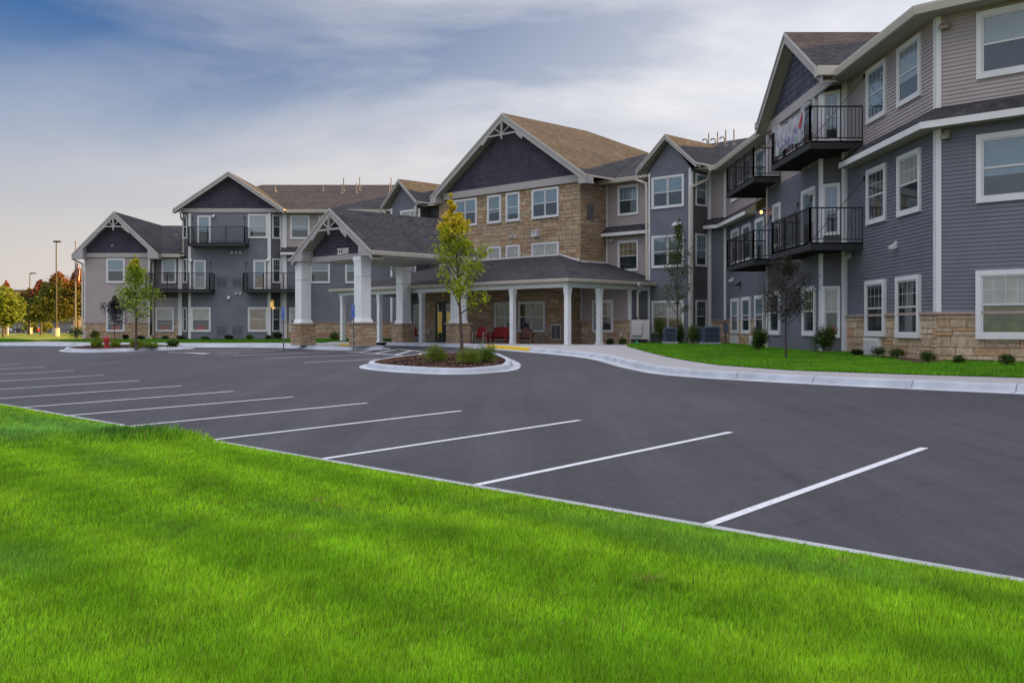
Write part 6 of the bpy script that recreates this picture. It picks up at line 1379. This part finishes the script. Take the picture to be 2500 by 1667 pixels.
# yellow tactile plate in the walk
q = [lot(p, y, 0.17) for p, y in ((826, 842.6), (856, 843.6), (862, 839.2), (834, 838.4))]; mb = MB(); mb.prism(q, (0, 0, 0.012), YEL)
for i in range(6):
    for j in range(4): c_ = q[0].lerp(q[1], (i+.5)/6).lerp(q[3].lerp(q[2], (i+.5)/6), (j+.5)/4); mb.lathe(c_+Z3*0.01, [(0.04, 0), (0.025, 0.012)], YEL, 6)
tag(mb.build('tactile_plate'), 'yellow tactile warning plate set in the walk between the canopy piers', 'tactile plate')
# meter cabinet
g = at(1563, 50.0, 0.0); CABW = mat('off_white_cabinet_paint', (0.52, 0.50, 0.52), 0.5, 0.04, 4); cabn = empty('utility_cabinet', g, 'off white electrical cabinet on legs at the end wall of the porch', 'electrical cabinet')
ct, cn = Vector((0.995, -0.1, 0)).normalized(), Vector((-0.1, -0.995, 0)).normalized(); hw = 22*50/F
mb = MB(); mb.obox((0, 0, 0), ct, cn, Z3, -hw, hw, -0.65, 0, 0.22, 1.20, CABW); mb.build('body', cabn)
mb = MB(); mb.obox((0, 0, 0), ct, cn, Z3, -hw+0.05, 0.06, 0.0, 0.16, 0.42, 1.0, CABW); mb.build('meter_box', cabn)
for a in (-hw+0.08, hw-0.12):
    mb = MB(); mb.obox((0, 0, 0), ct, cn, Z3, a, a+0.05, -0.5, -0.1, -0.1, 0.22, SID_D); mb.build('leg', cabn)
GCAP = mat('green_plastic_cap', (0.02, 0.22, 0.11), 0.4, 0.05, 4); mb = MB(); mb.lathe(at(1555, 48.2, -0.06), [(0.10, 0), (0.10, 0.12), (0.07, 0.2), (0.02, 0.22)], GCAP, 12); tag(mb.build('cleanout_cap', smooth=True), 'small green round cap in the grass below the cabinet', 'pipe cap')
# air conditioners
ACM = mat('blue_grey_condenser_steel', (0.07, 0.10, 0.16), 0.5, 0.1, 5); ACD = mat('dark_condenser_coil', (0.03, 0.04, 0.06), 0.6, 0.1, 20)
def ac(px0, px1, top, bot, Y, label):
    w_ = (px1-px0)*Y/F; z0 = EYE-(bot-HZ)*Y/F; hgt_ = (bot-top)*Y/F; g = at((px0+px1)/2, Y, z0); o = empty('air_conditioner', g, label, 'air conditioner', 'outdoor air conditioners by the bay'); h = w_/2
    mb = MB(); mb.box(-h-0.05, h+0.05, -0.05, w_+0.05, -0.12, 0.04, CONC); mb.build('pad', o)
    mb = MB(); mb.box(-h+0.04, h-0.04, 0.04, w_-0.04, 0.04, hgt_-0.06, ACD); mb.build('coil', o)
    mb = MB()
    for x in (-h, h-0.05):
        for y in (0, w_-0.05): mb.box(x, x+0.05, y, y+0.05, 0.04, hgt_-0.07, ACM)
    n = int(w_/0.07)
    for k in range(1, n): x = -h+w_*k/n; mb.box(x-0.008, x+0.008, 0.005, 0.03, 0.04, hgt_-0.07, ACM); mb.box(-h+0.005, -h+0.03, w_*k/n-0.008, w_*k/n+0.008, 0.04, hgt_-0.07, ACM)
    for z in (0.3, 0.6): mb.box(-h+0.002, h-0.002, 0.0, 0.012, z*hgt_, z*hgt_+0.02, ACM); mb.box(-h+0.001, -h+0.012, 0.0, w_, z*hgt_, z*hgt_+0.02, ACM); mb.box(h-0.012, h-0.001, 0.0, w_, z*hgt_, z*hgt_+0.02, ACM); mb.box(-h+0.002, h-0.002, w_-0.013, w_-0.001, z*hgt_, z*hgt_+0.02, ACM)
    mb.build('grille', o)
    mb = MB(); mb.box(-h-0.01, h+0.01, -0.01, w_+0.01, hgt_-0.07, hgt_, ACM); mb.lathe((0, w_/2, hgt_), [(w_*0.40, 0), (w_*0.38, 0.03), (w_*0.1, 0.05)], ACM, 18); mb.build('lid', o)
ac(1623, 1653, 800, 836, 47.8, 'blue grey air conditioner just left of the thin tree trunk'); ac(1694, 1718, 799, 836, 48.4, 'blue grey air conditioner half hidden behind the light green bush'); ac(1719, 1758, 798, 838, 46.6, 'largest blue grey air conditioner nearest the stone base')
mb = MB(); mb.box(*[0]*0, *(rat(1769)*47.6-0.1, rat(1769)*47.6+0.1, 47.6, 47.72, -0.02, 0.95), ACM) if False else mb.obox(at(1771, 47.4, 0), (1, 0, 0), (0, -1, 0), Z3, -0.11, 0.11, 0, 0.12, 0.55, 0.98, ACM); mb.obox(at(1771, 47.4, 0), (1, 0, 0), (0, -1, 0), Z3, -0.03, 0.03, -0.01, 0.05, -0.1, 0.55, PIPE); tag(mb.build('disconnect_box'), 'small grey electrical box on a post beside the air conditioners', 'electrical box')
# porch seats
def metal_chair(px, Yc, face, label, wide=1.0):
    g = at(px, Yc, porch_floor(rat(px)*Yc, Yc)); o = empty('lawn_chair', g, label, 'chair', 'red and white metal lawn chairs', face)
    w_ = 0.27*wide; mb = MB(); n = 10; prof = [(0.26, 0.40), (0.12, 0.37), (-0.10, 0.38), (-0.2, 0.44), (-0.26, 0.60), (-0.33, 0.80), (-0.37, 0.94)]; hwid = [0.9, 1, 1, 0.95, 1.0, 0.92, 0.45]
    def panel(i0, i1):
        m = MB()
        for i in range(i0, i1):
            (y0, z0), (y1, z1) = prof[i], prof[i+1]
            for k in range(6): a0, a1 = -1+k/3, -1+(k+1)/3; q = [Vector((a*w_*hh, -y+0.03*a*a, z+0.03*a*a)) for a, hh, y, z in ((a0, hwid[i], y0, z0), (a1, hwid[i], y0, z0), (a1, hwid[i+1], y1, z1), (a0, hwid[i+1], y1, z1))]; m.face(q, REDC); m.face([p+Vector((0, 0.012, -0.01)) for p in q][::-1], REDC)
        return m
    panel(0, 3).build('seat', o, True); panel(3, 6).build('backrest', o, True)
    for s in (-1, 1):
        mb = MB(); x = s*(w_+0.03); mb.tube([(x, 0.26, 0.02), (x, -0.20, 0.02), (x, -0.30, 0.06), (x, -0.28, 0.40), (x, -0.24, 0.60), (x, -0.16, 0.64), (x, 0.22, 0.62), (x*0.95, 0.27, 0.58)], 0.016, WHM, 8); mb.tube([(x, 0.20, 0.02), (x, 0.14, 0.36), (x*0.9, 0.14, 0.4)], 0.014, WHM, 8); mb.build('side_frame', o)
    return o
metal_chair(1171, 52.6, R(-20), 'red metal lawn chair with white legs beside the right canopy pier'); metal_chair(1013.5, 59.6, R(30), 'red metal lawn chair half hidden behind the porch posts at left')
def adirondack(px, Yc, face, label, m1, m2, round_back=False, wide=0.56, name='porch_chair', arms=True):
    g = at(px, Yc, porch_floor(rat(px)*Yc, Yc)); o = empty(name, g, label, 'chair' if wide < 0.8 else 'bench', None, face); h = wide/2
    mb = MB(); n = max(5, int(wide/0.09))
    for k in range(6): t = k/5; mb.obox((0, -0.28+0.5*t, 0.40-0.10*t), (1, 0, 0), Vector((0, 1, -0.2)).normalized(), Vector((0, 0.2, 1)).normalized(), -h, h, -0.04, 0.045, 0, 0.022, m1)
    mb.build('seat', o); mb = MB()
    for k in range(n):
        x = -h+wide*(k+0.5)/n; hh = 0.92 - (0.20*(abs(x)/h)**2.2 if round_back else 0.06*(abs(x)/h)); mb.obox((x, 0.22, 0.30), (1, 0, 0), Vector((0, 1, -0.3)).normalized(), Vector((0, 0.3, 1)).normalized(), -wide/n*0.46, wide/n*0.46, 0, 0.022, 0, hh-0.25, m2)
    mb.obox((0, 0.30, 0.60), (1, 0, 0), (0, 1, 0), Z3, -h, h, 0, 0.03, 0, 0.07, m1); mb.build('backrest', o)
    for s in (-1, 1):
        mb = MB(); mb.obox((s*(h+0.03), 0, 0), (1, 0, 0), (0, 1, 0), Z3, -0.07, 0.07, -0.36, 0.36, 0.58, 0.61, m1); mb.build('armrest', o)
        for y in (-0.30, 0.26): mb = MB(); mb.obox((s*(h+0.02), y, 0), (1, 0, 0), (0, 1, 0), Z3, -0.045, 0.045, -0.03, 0.03, 0, 0.58, m1); mb.build('leg', o)
    return o
adirondack(1219, 53.0, R(-25), 'wide red slatted garden bench between the chair and the porch post', REDC, REDC, wide=1.0, name='garden_bench'); adirondack(1283, 51.3, R(-12), 'brown wooden chair with a rounded maroon back on the porch', WOODB, MAR, True, wide=0.62)
# painted banner
def banner():
    m = bpy.data.materials.new('painted_banner_cloth'); m.use_nodes = True; t = m.node_tree; b = t.nodes['Principled BSDF']; LK = t.links.new; b.inputs['Roughness'].default_value = 0.9
    uv = t.nodes.new('ShaderNodeUVMap'); sp = t.nodes.new('ShaderNodeSeparateXYZ'); LK(uv.outputs[0], sp.inputs[0])
    def nz(sx, sy, off, lo, hi, hmin, hmax):
        mp = t.nodes.new('ShaderNodeMapping'); mp.inputs['Scale'].default_value = (sx, sy, 1); mp.inputs['Location'].default_value = (off, off, 0); LK(uv.outputs[0], mp.inputs[0]); n = t.nodes.new('ShaderNodeTexNoise'); n.inputs['Scale'].default_value = 1; n.inputs['Detail'].default_value = 3; n.inputs['Distortion'].default_value = 0.8; LK(mp.outputs[0], n.inputs['Vector'])
        r = t.nodes.new('ShaderNodeMapRange'); r.inputs['From Min'].default_value = lo; r.inputs['From Max'].default_value = hi; LK(n.outputs['Fac'], r.inputs['Value'])
        g = t.nodes.new('ShaderNodeMapRange'); g.inputs['From Min'].default_value = hmin; g.inputs['From Max'].default_value = hmax; LK(sp.outputs['Y'], g.inputs['Value']); k = t.nodes.new('ShaderNodeMath'); k.operation = 'MULTIPLY'; LK(r.outputs[0], k.inputs[0]); LK(g.outputs[0], k.inputs[1]); return k.outputs[0]
    def mx(f, a, c): n = t.nodes.new('ShaderNodeMix'); n.data_type = 'RGBA'; LK(f, n.inputs[0]); (LK(a, n.inputs[6]) if not isinstance(a, tuple) else setattr(n.inputs[6], 'default_value', (*a, 1))); n.inputs[7].default_value = (*c, 1); return n.outputs[2]
    c = mx(nz(22, 3.0, 1, .50, .60, 0.75, 0.45), (0.38, 0.39, 0.42), (0.20, 0.15, 0.33)); c = mx(nz(9, 5, 4, .50, .58, 0.28, 0.08), c, (0.05, 0.24, 0.06)); c = mx(nz(14, 2, 8, .56, .62, 0.9, 0.5), c, (0.10, 0.07, 0.2)); LK(c, b.inputs['Base Color']); return m
BM = banner(); y0, y1 = hit_x(1967, bx-0.03)[1], hit_x(1895.5, bx-0.03)[1]; mb = MB(); nx, nzv = 44, 12; zt, zb_ = D3+1.05, D3+0.16
def bpnt(i, j): u, v = i/nx, j/nzv; wv = 0.035*math.sin(u*17)+0.025*math.sin(u*31+1)+0.02*math.sin(v*6+u*5); return Vector((bx-0.055-abs(wv), y0+(y1-y0)*u, zb_+(zt-zb_)*v-0.05*math.sin(u*math.pi)*v - 0.05*(1-v)*math.sin(u*9)))
for i in range(nx):
    for j in range(nzv): q = [bpnt(i, j), bpnt(i+1, j), bpnt(i+1, j+1), bpnt(i, j+1)]; mb.face(q[::-1], BM, uv=[((i+a)/nx, (j+b_)/nzv) for a, b_ in ((0, 0), (1, 0), (1, 1), (0, 1))][::-1])
bo_ = mb.build('banner', smooth=True); tag(bo_, 'white cloth banner painted purple and green hung on the upper balcony rail', 'banner'); 
mb = MB(); PK = mat('red_banner_paint', (0.42, 0.05, 0.06), 0.9, 0.2, 12); 
for a, b_, c_, d_ in (((2, 11), (5, 10), (7, 7), (3, 8)), ((3, 8), (7, 8), (8, 6), (5, 5))):
    q = [bpnt(*k)+Vector((-0.012, 0, 0)) for k in (a, b_, c_, d_)]; mb.prism(q, (-0.004, 0, 0), PK)
mb.build('painted_patch', bo_)

# ================================================================== FAR LEFT: poles, flag, cars, store
POLE = mat('bronze_pole_paint', (0.025, 0.022, 0.022), 0.5, 0.1, 3); CB_ = mat('tan_concrete_base', (0.42, 0.38, 0.31), 0.85, 0.1, 3)  # tan concrete for the round pole bases
def lamp_pole(px, pyb, pyt, Yd, label, arm=1.0):
    z = EYE-(pyb-HZ)*Yd/F; zt = EYE+(HZ-pyt)*Yd/F-z; o = empty('lamp_pole', at(px, Yd, z), label, 'lamp pole', 'parking lot lamp poles')
    mb = MB(); mb.lathe((0, 0, 0), [(0.42, -0.2), (0.42, 0.95), (0.38, 1.0)], CB_, 18); mb.build('concrete_base', o)
    mb = MB(); mb.tube([(0, 0, 1.0), (0, 0, zt)], [0.11, 0.075], POLE, 8); mb.tube([(0, 0, zt-0.05), (arm*0.5, 0, zt)], 0.04, POLE, 6); mb.build('pole', o)
    mb = MB(); mb.box(-0.30 if arm < 0.8 else 0.1, 0.55*max(1, arm), -0.25, 0.25, zt-0.03, zt+0.15, POLE); mb.build('lamp_head', o)
lamp_pole(137.5, 820, 591, 128, 'tall lamp pole on a round concrete base left of the flagpole', 0.7); lamp_pole(73, 813, 668, 185, 'shorter lamp pole with its head reaching right', 2.0)
FR, FW, FB = mat('flag_red', (0.36, 0.02, 0.03), 0.8, 0.05, 4), mat('flag_white', (0.6, 0.6, 0.6), 0.8, 0.03, 4), mat('flag_blue', (0.02, 0.03, 0.14), 0.8, 0.05, 4)
Yd = 92; z = -0.27; fp = empty('flagpole', at(184.3, Yd, z), 'white flagpole with a hanging stars and stripes flag beside the left wing', 'flagpole'); zt = EYE+(HZ-594)*Yd/F-z
mb = MB(); mb.tube([(0, 0, -0.1), (0, 0, zt)], [0.10, 0.045], PIPE, 10); mb.lathe((0, 0, zt), [(0.02, 0), (0.09, 0.06), (0.09, 0.12), (0.02, 0.18)], PIPE, 10); mb.build('pole', fp, True)
mb = MB(); ztop = EYE+(HZ-640)*Yd/F-z; hf = 50*Yd/F
for k in range(13):
    for i in range(10):
        def fpnt(i, k): u, v = i/10, k/13; sag = 0.55*u; return Vector((0.08+u*0.36*(1-0.25*v)+0.04*math.sin(i*1.7), 0.12*math.sin(i*1.9+k*0.15), ztop-v*hf*0.62-sag*1.25*(0.6+0.4*u)))
        m_ = FB if (k < 7 and i < 4) else (FR if k % 2 == 0 else FW); mb.face([fpnt(i, k), fpnt(i, k+1), fpnt(i+1, k+1), fpnt(i+1, k)], m_)
fl_ = mb.build('flag', smooth=True); fl_.location = fp.location; tag(fl_, 'red white and blue flag hanging limp from the flagpole', 'flag')
mb = MB(); mb.tube([at(19.5, 150, -0.4), at(19.5, 150, 2.3)], 0.06, WHM, 8); tag(mb.build('marker_post'), 'thin white post in the far grass near the left edge', 'post')
TY, RIM, CGL, LGT, TLT = mat('tyre_rubber', (0.02, 0.02, 0.02), 0.8), mat('alloy_rim', (0.5, 0.5, 0.5), 0.3, metal=0.7), glass('car_window_glass', (0.02, 0.025, 0.03), (0.05, 0.055, 0.06)), mat('headlight_lens', (0.6, 0.6, 0.58), 0.15), mat('tail_light_lens', (0.35, 0.02, 0.02), 0.25)
def car(px, Yd, label, paint, face=0.0, suv=True, L0=4.6):
    z = -0.33; o = empty('parked_car', at(px, Yd, z), label, 'car', 'cars in the far car park', face); W0 = 0.92; h = 1.72 if suv else 1.45; s = L0/4.6
    low = [(-2.25, 0.35), (-2.3, 0.62), (-2.2, 0.85), (-1.25, 0.98), (-0.55, 1.0), (1.6, 1.02), (2.2, 0.98), (2.3, 0.7), (2.25, 0.38), (1.9, 0.28), (1.75, 0.5), (1.4, 0.68), (1.05, 0.5), (0.95, 0.26), (-1.0, 0.26), (-1.1, 0.5), (-1.45, 0.68), (-1.8, 0.5), (-1.9, 0.3)]
    gh = [(-1.25, 0.98), (-0.5, h-0.04), (0.3, h), (1.7 if suv else 0.9, h-0.04), (2.15 if suv else 1.8, 1.0)]
    mb = MB(); mb.prism([(x*s, -W0, z_) for x, z_ in low], (0, 2*W0, 0), paint); mb.prism([(x*s*0.97+0.02, -W0*0.80, h-0.05 if z_ > 1.2 else z_) if z_ > 1.2 else (x*s, -W0*0.80, z_) for x, z_ in [(-0.5, h-0.05), (1.65 if suv else 0.85, h-0.05), (1.5 if suv else 0.7, h+0.01), (-0.35, h+0.01)]], (0, 1.6*W0, 0), paint); mb.build('body', o)
    mb = MB(); mb.prism([(x*s*0.985, -W0*0.86, z_-0.02) for x, z_ in gh], (0, 1.72*W0, 0), CGL); mb.build('window', o)
    mb = MB()
    for x in (-0.05, 1.0): mb.box(x*s-0.04, x*s+0.04, -W0*0.875, W0*0.875, 0.98, h-0.05, paint)
    mb.build('pillar', o)
    for x in (-1.45, 1.4):
        for y in (-1, 1):
            mb = MB(); mb.tube([(x*s, y*W0*0.98, 0.33), (x*s, y*W0*0.74, 0.33)], 0.33, TY, 18); wh = mb.build('wheel', o); mb = MB(); mb.tube([(x*s, y*W0*1.0, 0.33), (x*s, y*W0*0.97, 0.33)], 0.2, RIM, 12); mb.build('rim', wh)
    for y in (-0.68, 0.68): mb = MB(); mb.box(-2.31*s, -2.18*s, y-0.16, y+0.16, 0.66, 0.82, LGT); mb.build('headlight', o); mb = MB(); mb.box(2.16*s, 2.31*s, y-0.12, y+0.12, 0.74, 0.95, TLT); mb.build('tail_light', o)
pc = lambda n_, c_: mat(n_, c_, 0.25, 0.03, 2, spec=0.6)
car(72, 232, 'red sport utility car in the far car park', pc('red_car_paint', (0.33, 0.012, 0.02)), 0.0, True, 4.6); car(41, 238, 'white car parked left of the red one', pc('white_car_paint', (0.6, 0.6, 0.62)), 0.05, True, 4.5); car(4, 240, 'silver car parked at the left edge', pc('silver_car_paint', (0.40, 0.42, 0.45)), 0.0, False, 4.5); car(54, 226, 'black car parked between the white and the red one', pc('black_car_paint', (0.02, 0.02, 0.024)), 0.1, False, 3.6)
car(152, 196, 'dark grey minivan parked behind the lamp pole base', pc('grey_car_paint', (0.12, 0.12, 0.13)), 0.0, True, 5.1)
Yd = 300; st_ = empty('store_building', at(50, Yd, -0.4), 'long low brown commercial building behind the autumn trees', 'building'); BR, BR2 = mat('tan_wall_with_sunlight', (0.50, 0.30, 0.20), 0.9), mat('grey_brown_wall', (0.10, 0.085, 0.08), 0.9)  # parapet tan lightened: sunlight on it put into the colour
mb = MB(); mb.box(-12, 16, 0, 40, 0, 10.2, BR2); mb.build('wall', st_); mb = MB(); mb.box(-12.2, 16.2, -0.2, 40, 10.2, 12.2, BR); mb.build('parapet', st_); mb = MB(); mb.box(-12.4, 16.4, -0.35, 40.2, 12.2, 12.6, BR2); mb.build('coping', st_)
mb = MB()
for x in (-8, -2, 4, 10): mb.box(x, x+2.2, -0.08, 0, 1.0, 3.4, G_DARK)
mb.build('window', st_)
poly_mesh('far_pavement', [Vector((-140, 190, -0.315)), Vector((-60, 190, -0.315)), Vector((-60, 262, -0.315)), Vector((-140, 262, -0.315))], ASPH)
